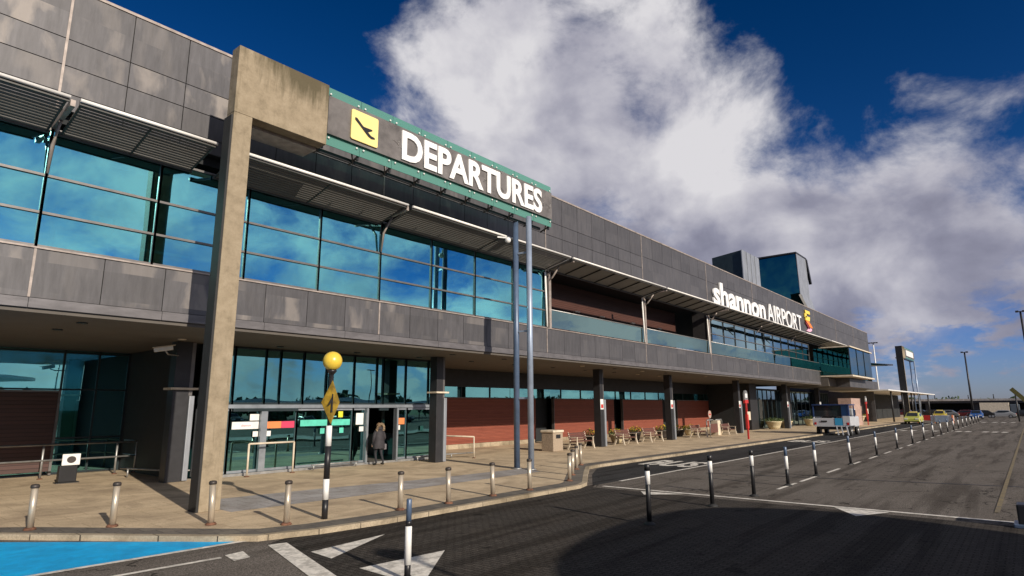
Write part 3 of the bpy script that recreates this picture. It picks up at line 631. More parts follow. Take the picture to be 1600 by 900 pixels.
# stickers and banners on the glass
def sticker(x0, x1, z0, z1, m, name='notice', y=YG-.022):
    mb = MB(); mb.box(x0, x1, y-.006, y, z0, z1); return mb.build(name, M[m], TB)
st = sticker(10.6, 11.6, 1.62, 1.88, 'white', 'door_banner'); 
text_mesh('banner_lettering', 'shannon', M['magenta'], st, (10.95, YG-.030, 1.71), .08, .35, .002)
sticker(11.9, 12.5, 1.62, 1.87, 'orange', 'door_banner'); sticker(12.505, 13.05, 1.62, 1.87, 'magenta', 'door_banner')
sticker(11.25, 11.6, 1.92, 2.15, 'white'); sticker(11.40, 11.6, 1.34, 1.53, 'white'); sticker(11.9, 12.1, 1.34, 1.53, 'white')
sticker(13.3, 15.6, 1.66, 1.90, 'greentape', 'door_banner')
for x in (14.2, 15.1): sticker(x, x+.2, 1.35, 1.56, 'greentape')
sticker(15.02, 15.24, 1.98, 2.22, 'hiviz'); sticker(15.9, 16.28, 1.66, 2.14, 'white'); sticker(16.08, 16.3, 1.38, 1.58, 'white')
sticker(18.12, 18.55, 1.62, 1.90, 'orange', 'door_banner'); sticker(18.12, 18.3, 1.38, 1.58, 'white'); sticker(19.5, 19.7, 1.3, 1.52, 'greentape')
# interior of the entrance hall
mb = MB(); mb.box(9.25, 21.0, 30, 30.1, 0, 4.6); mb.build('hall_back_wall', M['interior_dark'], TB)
mb = MB(); mb.box(9.25, 21.0, 22.15, 30, .0, .03); mb.build('hall_floor', M['ifloor'], TB)
for x in (11.5, 14.0, 15.4, 19.3): mb = MB(); mb.box(x, x+.12, 24.5, 24.6, 0.03, 2.2); mb.build('hall_post', M['interior'], TB)
for x in (10.2, 12.6, 14.6, 19.6): mb = MB(); mb.box(x, x+1.3, 25.5, 26.3, .03, 1.05); mb.build('desk', M['interior'], TB)
mb = MB(); mb.box(20.95, 21.05, 22.1, 30, 0, 4.58); mb.build('side_wall', M['interior_dark'], TB)
# ---- red clad wall at Y 25.5
segs = [(21.1, 33.3), (35.4, 43.6), (45.0, 52.2), (55.2, 62.8)]
for a, b in segs:
    mb = MB(); mb.box(a, b, 25.85, 26.0, .25, 2.90); wo_ = mb.build('clad_wall', M['redbrown'], TB)
    mb = MB(); mb.box(a, b, 25.82, 26.1, 0, .245); mb.build('plinth', M['kerb'], wo_)
    mb = MB(); mb.box(a-.05, a-.0, 25.8, 26.02, .25, 2.94); mb.box(a-.05, b, 25.81, 26.02, 2.905, 2.955); mb.build('wall_trim', M['mull'], wo_)
for a_, b_ in ((33.1, 35.6), (43.3, 45.2), (52.2, 55.4)): mb = MB(); mb.box(a_, b_, 26.6, 26.7, 0, 4.6); mb.build('recess_door', M['interior_dark'], TB)
f = MB()
for x in [21.1+i*2.55 for i in range(17)]: f.box(x-.03, x+.03, 25.9, 26.0, 2.96, 3.56)
fo = f.build('window', M['mull_dark'], TB); p = MB(); p.box(21.1, 62.8, 25.95, 25.965, 2.96, 3.56); p.build('pane', M['glass_low'], fo)
mb = MB(); mb.box(21.1, 62.8, 25.92, 26.1, 3.565, 4.59); mb.build('bulkhead', M['column'], TB)
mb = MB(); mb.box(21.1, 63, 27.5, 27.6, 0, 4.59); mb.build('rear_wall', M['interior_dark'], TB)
st = sticker(21.35, 21.75, 1.35, 1.75, 'white', y=25.84)
# ---- glass bays X 63..90 at Y 22
def big_glass(x0, x1, y, zt=4.0):
    n = 6; f = MB()
    for k in range(n+1): x = x0+(x1-x0)*k/n; f.box(x-.05, x+.05, y-.03, y+.1, .12, zt)
    f.box(x0, x1, y-.02, y+.09, 0.02, .12); f.box(x0, x1, y-.02, y+.09, zt, zt+.1)
    fo = f.build('window', M['mull_dark'], TB); p = MB(); p.box(x0, x1, y+.02, y+.035, .12, zt); p.build('pane', M['glass_pale'], fo)
big_glass(65.2, 74.0, 22); big_glass(77, 88, 22); big_glass(90, 96, 22)
for a, b in ((63, 65.1), (74.1, 76.9), (88.1, 89.9)): mb = MB(); mb.box(a, b, 21.6, 22.3, 0, 4.58); mb.build('dark_pier', M['column'], TB)
mb = MB(); mb.box(63, 104.5, 27, 27.1, 0, 4.6); mb.build('rear_wall', M['interior_dark'], TB)
mb = MB(); mb.box(62.9, 63.0, 22.0, 27, 0, 4.59); mb.build('side_wall', M['interior_dark'], TB)
# columns along Y 20
COLS = [(8.75, 22.0, .62), (19.05, 20.35, .50), (32.2, 20.1, .46), (41.7, 20.1, .46), (55.3, 20.1, .46), (69.5, 20.1, .46), (81.5, 19.8, .46)]
for x, y, w in COLS:
    mb = MB(); mb.box(x-w/2, x+w/2-.12, y-.22, y+.25, 0, 4.6); c_ = mb.build('column', M['column'], TB, .01)
    mb = MB(); mb.box(x+w/2-.11, x+w/2+.06, y-.30, y+.10, .02, 2.78); mb.build('sleeve', M['polebase'], c_, .02)
    mb = MB(); mb.box(x+w/2-.115, x+w/2+.0, y-.20, y+.2, 2.79, 4.59); mb.build('upper_sleeve', M['mull'], c_)
    if x < 20:
        mb = MB(); mb.box(x-w/2-.12, x+w/2+.14, y-.34, y+.3, 2.98, 3.05); mb.build('collar', M['cream'], c_)
    if x > 30:
        mb = MB(); mb.box(x-w/2-.02, x+w/2-.14, y-.245, y-.222, 2.2, 2.8); s_ = mb.build('sign_plate', M['white'], c_)
        mb = MB(); mb.box(x-w/2+.03, x+w/2-.19, y-.255, y-.247, 2.27, 2.5); mb.build('sign_stripe', M['red'], s_)
# security cameras under the soffit at the left column
cm = thing('security_camera', (8.0, 21.6, 4.25), 'white security camera on an arm beside the dark column left of the concrete pillar', 'camera')
mb = MB(); mb.bar((7.62, 21.5, 4.22), (8.12, 21.3, 4.32), .12, .13); mb.build('housing', M['white'], cm, .015)
mb = MB(); mb.bar((7.55, 21.45, 4.29), (8.17, 21.26, 4.41), .17, .015); mb.build('sun_hood', M['cream'], cm)
mb = MB(); mb.tube([(7.95, 21.4, 4.2), (8.1, 21.6, 4.12), (8.5, 21.8, 4.12)], .025, 8); mb.build('arm', M['galv'], cm)
# far glass box and end block
mb = MB(); mb.box(75.35, 87.4, 14.7, YF+.6, 5.72, 8.7); bxo = mb.build('glass_box', M['glass_box'], TB); mb = MB(); mb.box(75.4, 87.35, 14.68, 14.695, 5.75, 8.68); mb.build('pane', M['glass_pale'], bxo)
mb = MB(); mb.box(75.2, 87.6, 14.5, YF, 8.72, 8.85); mb.box(75.2, 87.6, 14.5, YF+.4, 5.50, 5.66); mb.build('box_edge', M['cream'], bxo)
mb = MB(); mb.box(75.3, 75.36, 14.62, 14.72, 5.68, 8.7); mb.box(79.2, 79.25, 14.63, 14.695, 5.68, 8.7); mb.box(83.2, 83.25, 14.63, 14.695, 5.68, 8.7); mb.build('box_mullion', M['mull_dark'], bxo)
mb = MB(); mb.box(75.6, 87.2, 15.2, YF+.5, 5.75, 8.6); mb.build('box_core', M['interior_dark'], bxo)
mb = MB(); mb.box(87.5, 104.8, YF+.02, YF+.5, 5.4, 9.74); mb.build('end_cladding', M['glass_box'], TB)
mb = MB(); mb.box(79.0, 96.0, 15.6, 22, 4.45, 5.45); mb.build('end_fascia', M['clad'], TB, .02)
mb = MB(); mb.box(75.25, 104.8, 17.0, 22, 4.5, 5.4); mb.build('end_soffit', M['soffit'], TB)
mb = MB(); mb.box(81.5, 87, 16.2, 17.6, 0, 3.2); so_ = mb.build('stone_pier', M['pink'], TB)
mb = MB(); mb.box(104.7, 104.9, YF, 30, 0, 13.05); mb.build('end_wall', M['clad'], TB)
mb = MB(); mb.add([(98, 17.6, 8.35), (103.5, 17.6, 8.35), (103.5, 14.6, 8.2), (96, 14.2, 7.75), (98, 17.6, 8.0), (103.5, 17.6, 8.0), (103.5, 14.6, 8.0), (96, 14.2, 7.6)], [(0, 1, 2, 3), (4, 5, 6, 7), (0, 1, 5, 4), (1, 2, 6, 5), (2, 3, 7, 6), (3, 0, 4, 7)]); mb.build('corner_shade', M['column'], TB)
# roof towers
mb = MB(); mb.add([(x, y, z) for x in (59.2, 63.9) for y, z in ((20.0, 13.0), (20.0, 17.5), (23.0, 17.15), (23.0, 13.0))], [(0, 1, 2, 3), (4, 5, 6, 7), (0, 1, 5, 4), (1, 2, 6, 5), (2, 3, 7, 6), (3, 0, 4, 7)])
tw = mb.build('plant_tower', M['mull_dark'], TB)  # dark body and paler cladding paint in its shaded and sunlit faces
mb = MB(); mb.box(59.0, 64.0, 19.9, 19.98, 13, 17.5)
for x in (60.2, 61.4, 62.6): mb.box(x, x+.06, 19.85, 19.97, 13, 17.48)
mb.build('tower_lit_cladding', M['polebase'], tw)
tw = MB(); tw.add([(x, y, z) for x in (75.0, 79.0) for y, z in ((19.0, 15.1), (19.13, 20.0), (24.1, 19.9), (24.0, 13.0), (19.8, 13.2))], [(0, 1, 2, 3, 4), (5, 6, 7, 8, 9), (0, 1, 6, 5), (1, 2, 7, 6), (2, 3, 8, 7), (3, 4, 9, 8), (4, 0, 5, 9)])
tw = tw.build('glass_tower', M['glass_box'], TB)
mb = MB(); mb.add([(x, y, z) for x in (75.12, 78.9) for y, z in ((19.15, 15.2), (19.28, 19.8), (24.0, 19.7), (23.9, 13.1), (19.95, 13.3))], [(0, 1, 2, 3, 4), (5, 6, 7, 8, 9), (0, 1, 6, 5), (1, 2, 7, 6), (2, 3, 8, 7), (3, 4, 9, 8), (4, 0, 5, 9)]); mb.build('tower_core', M['mull_dark'], tw)
mb = MB(); mb.box(74.8, 79.2, 18.95, 24.3, 20.02, 20.2); mb.build('tower_roof', M['column'], tw)
mb = MB(); mb.xprism([(18.94, 15.1), (18.99, 20.0), (19.05, 20.0), (19.0, 15.1)], 75, 79); mb.xprism([(18.5, 13.2), (18.94, 15.1), (19.0, 15.1), (18.6, 13.2)], 75.6, 79.6); mb.build('tower_side', M['polebase'], tw)
for a_, b_ in (((75, 19.1, 15.1), (75.6, 18.5, 13.2)), ((79.0, 19.0, 20.0), (79.8, 18.9, 17.0))): mb = MB(); mb.bar(a_, b_, .28); mb.build('tower_brace', M['black'], tw)
# name sign on the parapet
text_mesh('sign_lettering', 'shannon', M['letter'], TB, (44.9, YF-.13, 9.98), 1.92, 12.1, .12, .028)
text_mesh('sign_lettering', 'AIRPORT', M['letter'], TB, (57.6, YF-.13, 9.98), 1.75, 11.1, .12, .004)
def ribbon_shape(pts, wid, name, m):
    mb = MB(); n = len(pts); pts = [(a, EZ(b)) for a, b in pts]
    for i in range(n-1):
        (x, z), (x2, z2) = pts[i], pts[i+1]; w, w2 = wid[i]*.72, wid[i+1]*.72
        mb.add([(x-w, YF-.16, z), (x+w, YF-.16, z), (x2+w2, YF-.16, z2), (x2-w2, YF-.16, z2), (x-w, YF-.06, z), (x+w, YF-.06, z), (x2+w2, YF-.06, z2), (x2-w2, YF-.06, z2)], [(0, 1, 2, 3), (4, 5, 6, 7), (0, 1, 5, 4), (1, 2, 6, 5), (2, 3, 7, 6), (3, 0, 4, 7)])
    return mb.build(name, m, TB)
em = [mat('emblem_yellow', (.85, .66, .10), .5, 0, .02), mat('emblem_orange', (.80, .22, .04), .5, 0, .02), mat('emblem_pink', (.78, .45, .60), .5, 0, .02), mat('emblem_dark_red', (.22, .02, .03), .5, 0, .02)]
EZ = lambda z: 10.28+(z-9.8)*.86
ribbon_shape([(71.5, 12.5), (71.6, 12.1)], [1.3, 1.2], 'emblem_bar', em[0])
ribbon_shape([(70.75, 12.05), (70.7, 11.55)], [.55, .5], 'emblem_bar', em[0])
ribbon_shape([(71.5, 11.75), (71.35, 11.2)], [1.25, 1.1], 'emblem_bar', em[0])
ribbon_shape([(71.1, 11.15), (72.0, 10.75), (72.6, 10.4)], [.9, .9, .8], 'emblem_ribbon', em[1])
ribbon_shape([(70.5, 10.9), (71.3, 10.5), (71.8, 10.15)], [.3, .45, .3], 'emblem_ribbon', em[3])
ribbon_shape([(72.2, 10.3), (71.9, 10.05), (71.2, 9.8)], [.7, 1.1, .9], 'emblem_ribbon', em[2])

# ================================================================ SIGN PORTALS
def portal(x, label, near=True):
    y0 = 15.0
    P = thing('sign_portal', (x, y0, 0), label, 'sign portal')
    zt, zb = 11.92, 9.98
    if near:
        mb = MB(); mb.box(x-.055, x-.003, y0+.02, y0+.42, 0, 9.9); mb.build('side_shade_channel', M['rubber'], P)  # conduit strip widened over the whole face to paint its shade dark
    mb = MB(); mb.box(x-.0, x+.50, y0, y0+.42, 0, 10.0); mb.build('pillar', M['concrete'], P, .012)
    mb = MB(); mb.box(x-.0, x+2.76, y0-.0, y0+.42, 10.003, zt); mb.build('beam', M['concrete'], P, .015)
    mb = MB(); mb.box(x+.6, x+2.7, y0+.44, y0+1.15, 9.93, 10.12); mb.build('soffit_tray', M['strip'], P)
    xs0 = x+2.80; xs1 = x+14.25
    s = MB(); n = 9; w = (xs1-xs0)/n
    for k in range(n): s.box(xs0+k*w+.008, xs0+(k+1)*w-.008, y0+.20, y0+.222, 10.12, 11.98)
    s.build('glass_panel', M['signglass'], P)
    s = MB(); s.box(xs0+.03, xs1-.08, y0+.10, y0+.135, 10.44, 11.66); bo = s.build('backing_panel', M['signpanel'], P)
    for k in range(n+1):
        for dx in (-.13, .13):
            xx = xs0+k*w+dx
            if xs0 < xx < xs1:
                for z in (10.34, 11.76): s = MB(); s.sphere((xx, y0+.17, z), .035, 8, 6); s.build('bolt', M['white'], P)
    fr = MB()
    fr.bar((xs0, y0+.55, 10.02), (xs1-.4, y0+.55, 10.02), .08, .12); fr.bar((xs0, y0+.32, 11.5), (xs1, y0+.32, 11.5), .07, .1)
    for k in range(n+1):
        xx = min(xs0+k*w, xs1-.1); fr.bar((xx, y0+.24, 10.15), (xx, y0+.75, 9.98), .05, .05); fr.bar((xx, y0+.3, 10.0), (xx, y0+.3, 11.85), .06, .06); fr.bar((xx-.02, y0+.5, 9.97), (xx-.26, y0+.24, 10.16), .04)
    fr.build('support_frame', M['black'], P)
    for k, (dx, dy, m) in enumerate(((12.28, .62, 'bluegrey'), (12.36, -.02 if near else 0, 'steelblue'))):  # pole colours paint in the light: rear one shaded, front one lit
        mb = MB(); mb.tube([(x+dx, y0+dy, .03), (x+dx, y0+dy, 10.02 if k == 0 else 10.1)], .118, 16); po = mb.build('pole', M[m], P)
        mb = MB(); mb.lathe((x+dx, y0+dy, 0), [(.2, 0), (.2, .03), (.13, .05)], 16); mb.build('foot', M['galv'], po)
    mb = MB()
    for z in (2.7, 5.35, 8.6): mb.bar((x+12.28, y0+.5, z), (x+12.36, y0+.06, z), .07)
    mb.build('pole_tie', M['steelblue'], P)
    return P
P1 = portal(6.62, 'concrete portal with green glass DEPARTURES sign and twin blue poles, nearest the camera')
text_mesh('sign_lettering', 'DEPARTURES', M['letter'], P1, (12.27, 15.07, 10.50), 1.06, 7.75, .05, .030)
mb = MB(); 
def rrect(x0, x1, z0, z1, r, n=5):
    pts = []
    for cx_, cz_, a0 in ((x1-r, z0+r, -90), (x1-r, z1-r, 0), (x0+r, z1-r, 90), (x0+r, z0+r, 180)):
        pts += [(cx_+r*math.cos(R(a0+90*k/n)), cz_+r*math.sin(R(a0+90*k/n))) for k in range(n+1)]
    return pts
mb.yprism(rrect(10.24, 11.26, 10.54, 11.53, .06), 15.04, 15.09); yp = mb.build('pictogram_plate', M['yellow'], P1)
mb = MB()   # aeroplane taking off
mb.yprism([(10.36, 11.27), (10.43, 11.28), (10.62, 11.12), (10.98, 10.86), (11.12, 10.84), (11.14, 10.79), (11.0, 10.76), (10.88, 10.80), (10.52, 11.08), (10.36, 11.20)], 15.025, 15.038)
mb.yprism([(10.68, 11.07), (11.02, 11.08), (11.03, 11.04), (10.83, 10.93)], 15.027, 15.0385)
mb.build('aeroplane_symbol', M['black'], yp)
mb = MB(); 
rw = random.Random(3)
for k in range(14):    # cobwebby cracks and scuffs across the backing panel
    xx = rw.uniform(9.6, 20.4); zz_ = rw.uniform(10.6, 11.5); pts = [(xx, 15.092, zz_)]
    for j in range(4): pts.append((pts[-1][0]+rw.uniform(-.25, .25), 15.092, pts[-1][2]+rw.uniform(-.18, .18)))
    mb.tube(pts, .006, 4, False)
mb.build('hanging_cable', M['galv'], P1)
mb = MB(); mb.sphere((18.55, 15.75, 9.15), .13, 12, 8); mb.bar((18.3, 16.1, 9.3), (18.6, 15.75, 9.25), .06); mb.build('dome_camera', M['white'], P1)
P2 = portal(117.0, 'distant concrete portal with sign and twin poles beyond the end of the terminal', False)
mb = MB(); mb.box(116.95, 117.0, 14.98, 15.95, 0, 11.9); mb.box(117.0, 117.5, 15.43, 15.95, 0, 11.9); mb.build('cladding', M['black'], P2)
mb = MB(); mb.box(121.5, 129.5, 15.03, 15.09, 10.55, 11.5); mb.build('sign_face', M['white'], P2)

# ================================================================ STREET THINGS
# steel bollards
B0 = thing('steel_bollard', (9.77, 11.64, 0), '', 'bollard', 'steel bollards along the kerb')
mb = MB(); mb.lathe((0, 0, 0), [(.062, .02), (.062, .80)], 20); mb.build('post', M['steel'], B0, local=True)
mb = MB(); mb.lathe((0, 0, 0), [(.066, .80), (.078, .805), (.078, .85), (.06, .872), (.02, .88)], 20); mb.build('cap', M['capdark'], B0, local=True)
mb = MB(); mb.lathe((0, 0, 0), [(.11, 0), (.11, .018), (.085, .045), (.064, .05)], 20); mb.build('foot', M['rust'], B0, local=True)
bl = [(9.77, 11.64, 'steel bollard on the kerb just right of the striped beacon pole'),
      (3.62, 15.6, 'steel bollard nearest the left edge of the photo beside the blue bay'),
      (4.78, 14.68, 'steel bollard behind the middle of the blue bay, left of the concrete pillar'),
      (6.14, 13.29, 'steel bollard standing directly in front of the concrete pillar foot'),
      (7.12, 12.06, 'steel bollard between the concrete pillar and the striped beacon pole'),
      (11.16, 11.45, 'second steel bollard right of the striped beacon pole'),
      (12.82, 11.45, 'third steel bollard right of the striped beacon pole'),
      (14.36, 11.40, 'steel bollard in front of the foot of the twin blue poles'),
      (16.88, 11.75, 'first and nearest steel bollard at the kerb corner right of the blue poles'),
      (18.36, 12.65, 'second steel bollard of the four at the kerb corner'),
      (20.09, 13.65, 'third steel bollard of the four at the kerb corner'),
      (21.68, 14.5, 'farthest of the four steel bollards at the kerb corner')]
for i, (x, y, lb) in enumerate(bl):
    if i == 0: B0['label'] = lb
    else: b_ = dup(B0, (x, y, 0), lb); b_.rotation_euler = (random.uniform(-.025, .025), random.uniform(-.025, .025), i)
# delineators
def delin(kind, loc, label):
    o = thing('lane_delineator', loc, label, 'delineator post', 'black and white flexible posts between the lanes')
    if kind == 'A': segs_ = [('lower_sleeve', 'black', .05, .82, .052), ('white_band', 'white', .82, 1.10, .054), ('cap', 'black', 1.10, 1.235, .062)]
    elif kind == 'B': segs_ = [('lower_sleeve', 'black', .05, .50, .052), ('white_band', 'white', .50, .90, .056), ('cap', 'bluegrey', .90, 1.18, .048)]
    else: segs_ = [('lower_sleeve', 'black', .05, .22, .046), ('white_band', 'white', .22, .75, .050), ('ring', 'black', .75, .82, .044), ('cap', 'bluegrey', .82, 1.13, .040)]
    for nm, m_, z0, z1, r_ in segs_:
        mb = MB(); mb.lathe((0, 0, 0), [(r_, z0), (r_, z1-.01), (r_*.8, z1)], 16); mb.build(nm, M[m_], o, local=True)
    mb = MB(); mb.lathe((0, 0, 0), [(.13, 0), (.12, .03), (.07, .05), (.05, .07)], 16); mb.build('foot', M['rubber'], o, local=True)
    return o
delin('C', (6.23, 7.22, RZ), 'slim black and white lane post in the foreground on the white triangle')
A = delin('A', (12.25, 6.50, RZ), 'black capped lane post at the edge of the big shadow, nearest of the row')
dup(A, (15.38, 6.40, RZ), 'black capped lane post just before the long white cross line')
dup(A, (17.75, 6.18, RZ), 'third lane post of the row, just past the long white cross line')
Bd = delin('B', (20.7, 6.13, RZ), 'grey topped lane post at the near end of the first centre dash')
dup(Bd, (24.1, 6.15, RZ), 'grey topped lane post at the far end of the second centre dash')
dl = [29.6, 35.4, 41.5, 47.5, 53, 58.5, 64, 69.5, 75, 80.5, 86, 91.5, 97, 102.5, 108, 113.5]
wds = ['sixth', 'seventh', 'eighth', 'ninth', 'tenth', 'eleventh', 'twelfth', 'thirteenth', 'fourteenth', 'fifteenth', 'sixteenth', 'seventeenth', 'eighteenth', 'nineteenth', 'twentieth', 'farthest']
for x, w_ in zip(dl, wds): 
    b_ = dup(Bd, (x, 6.15, RZ), '%s black and white lane post of the row, counted from the big shadow' % w_)
    b_.rotation_euler = (random.uniform(-.02, .02), random.uniform(-.02, .02), 0)
# belisha beacon
bp = thing('belisha_beacon', (8.0, 12.03, 0), 'black and white striped crossing pole with amber globe in front of the entrance', 'crossing beacon')
for nm, m_, z0, z1 in (('pole_band', 'black', 0.0, .40), ('pole_band', 'white', .40, .83), ('pole_band', 'black', .83, 1.53), ('pole_band', 'white', 1.53, 1.97), ('pole_band', 'black', 1.97, 3.12)):
    mb = MB(); mb.lathe((8.0, 12.03, 0), [(.066 if z1 < 3 else .05, z0), (.066 if z1 < 3 else .045, z1)], 18); mb.build(nm, M[m_], bp)
mb = MB(); mb.lathe((8.0, 12.03, 3.1), [(.05, 0), (.1, .06), (.105, .1)], 16); mb.build('collar', M['black'], bp)
mb = MB(); mb.sphere((8.0, 12.03, 3.40), .215, 28, 18); mb.build('globe', M['globe'], bp)
mb = MB(); 
ang = R(-55); dx, dy = .21*math.cos(ang), .21*math.sin(ang)
c0 = Vector((7.93, 11.92, 2.48))
vs = [c0+Vector((-dx, -dy, 0)), c0+Vector((0, -.05, -.48)), c0+Vector((dx, dy, 0)), c0+Vector((0, -.05, .48)), c0+Vector((0, -.05, 0))]
bk_ = [v+Vector((0, .012, 0)) for v in vs]
mb.add(vs+bk_, [(0, 1, 4), (1, 2, 4), (2, 3, 4), (3, 0, 4), (5, 6, 9), (6, 7, 9), (7, 8, 9), (8, 5, 9), (0, 1, 6, 5), (1, 2, 7, 6), (2, 3, 8, 7), (3, 0, 5, 8)])
sp_ = mb.build('warning_plate', M['gold'], bp)
mb = MB(); mb.bar(c0+Vector((.0, -.062, -.22)), c0+Vector((.02, -.062, .18)), .05, .012, up=(0, 1, 0)); mb.bar(c0+Vector((-.07, -.062, -.05)), c0+Vector((.0, -.062, .1)), .035, .012, up=(0, 1, 0)); mb.bar(c0+Vector((.09, -.045, -.05)), c0+Vector((.02, -.062, .1)), .035, .012, up=(0, 1, 0)); mb.build('walking_symbol', M['black'], sp_)
# hoop rails
def rail(name, pts, posts, r, m, label, mid=None, cat='handrail', base=True, z=1.1):
    o = thing(name, (pts[0][0], pts[0][1], 0), label, cat)
    mb = MB(); mb.tube([(x, y, z) for x, y in pts], r, 10); mb.build('top_rail', M[m], o)
    for mz in (mid or ()):
        mb = MB(); mb.tube([(x, y, mz) for x, y in pts], r*.9, 8); mb.build('mid_rail', M[m], o)
    for x, y in posts:
        mb = MB(); mb.tube([(x, y, .02), (x, y, z)], r, 10); p_ = mb.build('post', M[m], o)
        if base: mb = MB(); mb.lathe((x, y, 0), [(.09, 0), (.09, .02), (r, .04)], 12); mb.build('foot', M['rust'], p_)
    return o
rail('hoop_rail', [(11.0, 21.4), (12.75, 21.4)], [(11.0, 21.4), (12.75, 21.4)], .035, 'cream', 'cream hoop rail in front of the left entrance doors', z=1.12)
rail('hoop_rail', [(13.6, 21.5), (15.75, 21.5)], [(13.7, 21.5), (15.65, 21.5)], .03, 'galv', 'low bar at the foot of the glass between the two entrance doors', z=.20, cat='trolley bar', base=False)
rail('hoop_rail', [(18.7, 21.3), (20.9, 21.3), (22.2, 21.0)], [(18.8, 21.3), (20.9, 21.3)], .03, 'galv', 'low bar at the foot of the glass right of the open door', z=.20, cat='trolley bar', base=False)
rail('hoop_rail', [(21.5, 24.7), (21.6, 20.5)], [(21.6, 20.5), (21.5, 24.6)], .035, 'cream', 'cream rail between the entrance column and the red wall', z=.98)
rail('guard_rail', [(-8, 26.4), (9.1, 26.35), (9.12, 27.7)], [(-3, 26.4), (0, 26.4), (3.4, 26.4), (6.2, 26.38), (8.45, 26.36), (9.1, 26.35)], .035, 'galv', 'long grey guard rail with two bars before the brown louvre screen', mid=(.62,), z=1.15)
rail('hoop_rail', [(8.2, 25.0), (8.9, 22.6), (9.9, 21.8)], [(8.3, 24.6), (8.9, 22.7), (9.8, 21.85)], .03, 'galv', 'low bar at the foot of the dark wall left of the concrete pillar', z=.30, cat='trolley bar', base=False)
# little info stand
io = thing('information_stand', (6.5, 24.5, 0), 'dark information stand with a white round symbol before the guard rail', 'stand')
mb = MB(); mb.box(6.22, 6.72, 24.35, 24.6, .03, .55); mb.build('body', M['black'], io, .02)
mb = MB(); mb.box(6.16, 6.8, 24.3, 24.65, 0, .03); mb.build('base', M['rubber'], io)
mb = MB(); mb.box(6.26, 6.76, 24.33, 24.40, .56, .92); fc = mb.build('face', M['white'], io, .015)
mb = MB(); mb.yprism([(6.51+.13*math.cos(k*.5236), .74+.11*math.sin(k*.5236)) for k in range(12)], 24.318, 24.328); mb.build('symbol', M['capdark'], fc)
# litter bin
bn = thing('litter_bin', (27.6, 20.3, 0), 'square pebble concrete litter bin right of the twin blue poles', 'litter bin')
mb = MB(); mb.box(27.15, 28.05, 19.9, 20.7, 0, .98); mb.build('body', M['stonebin'], bn, .03)
mb = MB(); mb.prism([(27.1, 19.85), (28.1, 19.85), (28.1, 20.75), (27.1, 20.75)], .985, 1.12); mb.build('lid', M['cream'], bn, .04)
mb = MB(); mb.box(27.4, 27.8, 19.885, 19.899, .68, .88); mb.build('slot', M['black'], bn)
# benches
def bench(loc, label):
    o = thing('park_bench', loc, label, 'bench', 'park benches under the terminal overhang')
    mb = MB()
    for k in range(4): mb.box(-.9, .9, -.22+k*.115, -.125+k*.115, .43, .465)
    mb.build('seat', M['wood_dark'], o, local=True)
    mb = MB()
    for k in range(4): z = .52+k*.10; mb.box(-.9, .9, .245+.03*k, .275+.03*k, z, z+.085)
    mb.build('backrest', M['wood_dark'], o, local=True)
    for sx in (-.82, .82):
        mb = MB(); mb.bar((sx, -.30, 0), (sx, -.18, .44), .07, .09); mb.bar((sx, .42, 0), (sx, .20, .44), .07, .09); mb.bar((sx, -.25, .41), (sx, .26, .41), .07, .05); mb.bar((sx, .24, .42), (sx, .38, .93), .06, .05)
        mb.bar((sx, -.22, .44), (sx, -.22, .66), .05); mb.bar((sx, -.26, .67), (sx, .30, .67), .07, .04); mb.build('leg', M['cream'], o, local=True)
    return o
b0 = bench((29.9, 19.9, 0), 'wooden bench right beside the pebble concrete bin')
for x, y, lb in ((35.0, 19.9, 'wooden bench just right of the dark column, first of the close pair'), (38.6, 19.9, 'wooden bench second of the close pair left of the third column'), (46.2, 19.9, 'wooden bench left of the metal hoop stand'), (51.6, 19.6, 'wooden bench right of the metal hoop stand, farthest bench')):
    dup(b0, (x, y, 0), lb)
# planters with flowers
def planter(loc, label, pot='pot', r=.38, h=.5, flowers=True, seed=1):
    rr = random.Random(seed); o = thing('flower_planter', loc, label, 'planter', 'planters along the terminal wall')
    mb = MB(); mb.lathe((0, 0, 0), [(r*.62, 0), (r*.8, h*.3), (r, h*.85), (r*1.08, h*.88), (r*1.08, h), (r*.9, h), (r*.88, h*.9)], 18); mb.build('pot', M[pot], o, local=True)
    lf = MB(); fl = MB()
    for k in range(230):
        a = rr.uniform(0, 6.28); q = r*1.25*math.sqrt(rr.random()); z = h+rr.uniform(.0, .42)*(1-(q/(r*1.6))**2); s_ = rr.uniform(.04, .08)
        c = Vector((q*math.cos(a), q*math.sin(a), z)); u = Vector((rr.uniform(-1, 1), rr.uniform(-1, 1), rr.uniform(-1, 1))).normalized(); v = u.cross(Vector((.3, .5, .8))).normalized()
        (fl if flowers and rr.random() < .38 and z > h+.12 else lf).add([c-u*s_, c-v*s_*.5, c+u*s_, c+v*s_*.5], [(0, 1, 2, 3)])
    lf.build('foliage', M['leaf'], o, local=True)
    if flowers: fl.build('blossom', M['flower'], o, local=True)
    return o
planter((32.9, 21.3, 0), 'dark pot of yellow flowers behind the first bench', 'capdark', .42, .6, True, 1)
planter((36.3, 21.4, 0), 'cream pot of yellow flowers just right of the second dark column', 'pot', .45, .55, True, 2)
planter((39.6, 21.8, 0), 'pot of tall yellow flowers behind the close pair of benches', 'capdark', .40, .6, True, 3)
planter((43.4, 21.6, 0), 'pot of yellow flowers beside the third column', 'capdark', .42, .6, True, 4)
planter((47.0, 22.0, 0), 'yellow flower pot left of the metal hoop stand, behind a bench', 'capdark', .5, .5, True, 5)
planter((49.2, 22.0, 0), 'yellow flower pot behind the metal hoop stand', 'pot', .5, .5, True, 6)
planter((66.6, 20.6, 0), 'left cream bowl planter of the pair before the tall glass', 'pot', .75, .8, False, 7)
planter((70.5, 20.6, 0), 'right cream bowl planter of the pair before the tall glass', 'pot', .70, .75, False, 8)
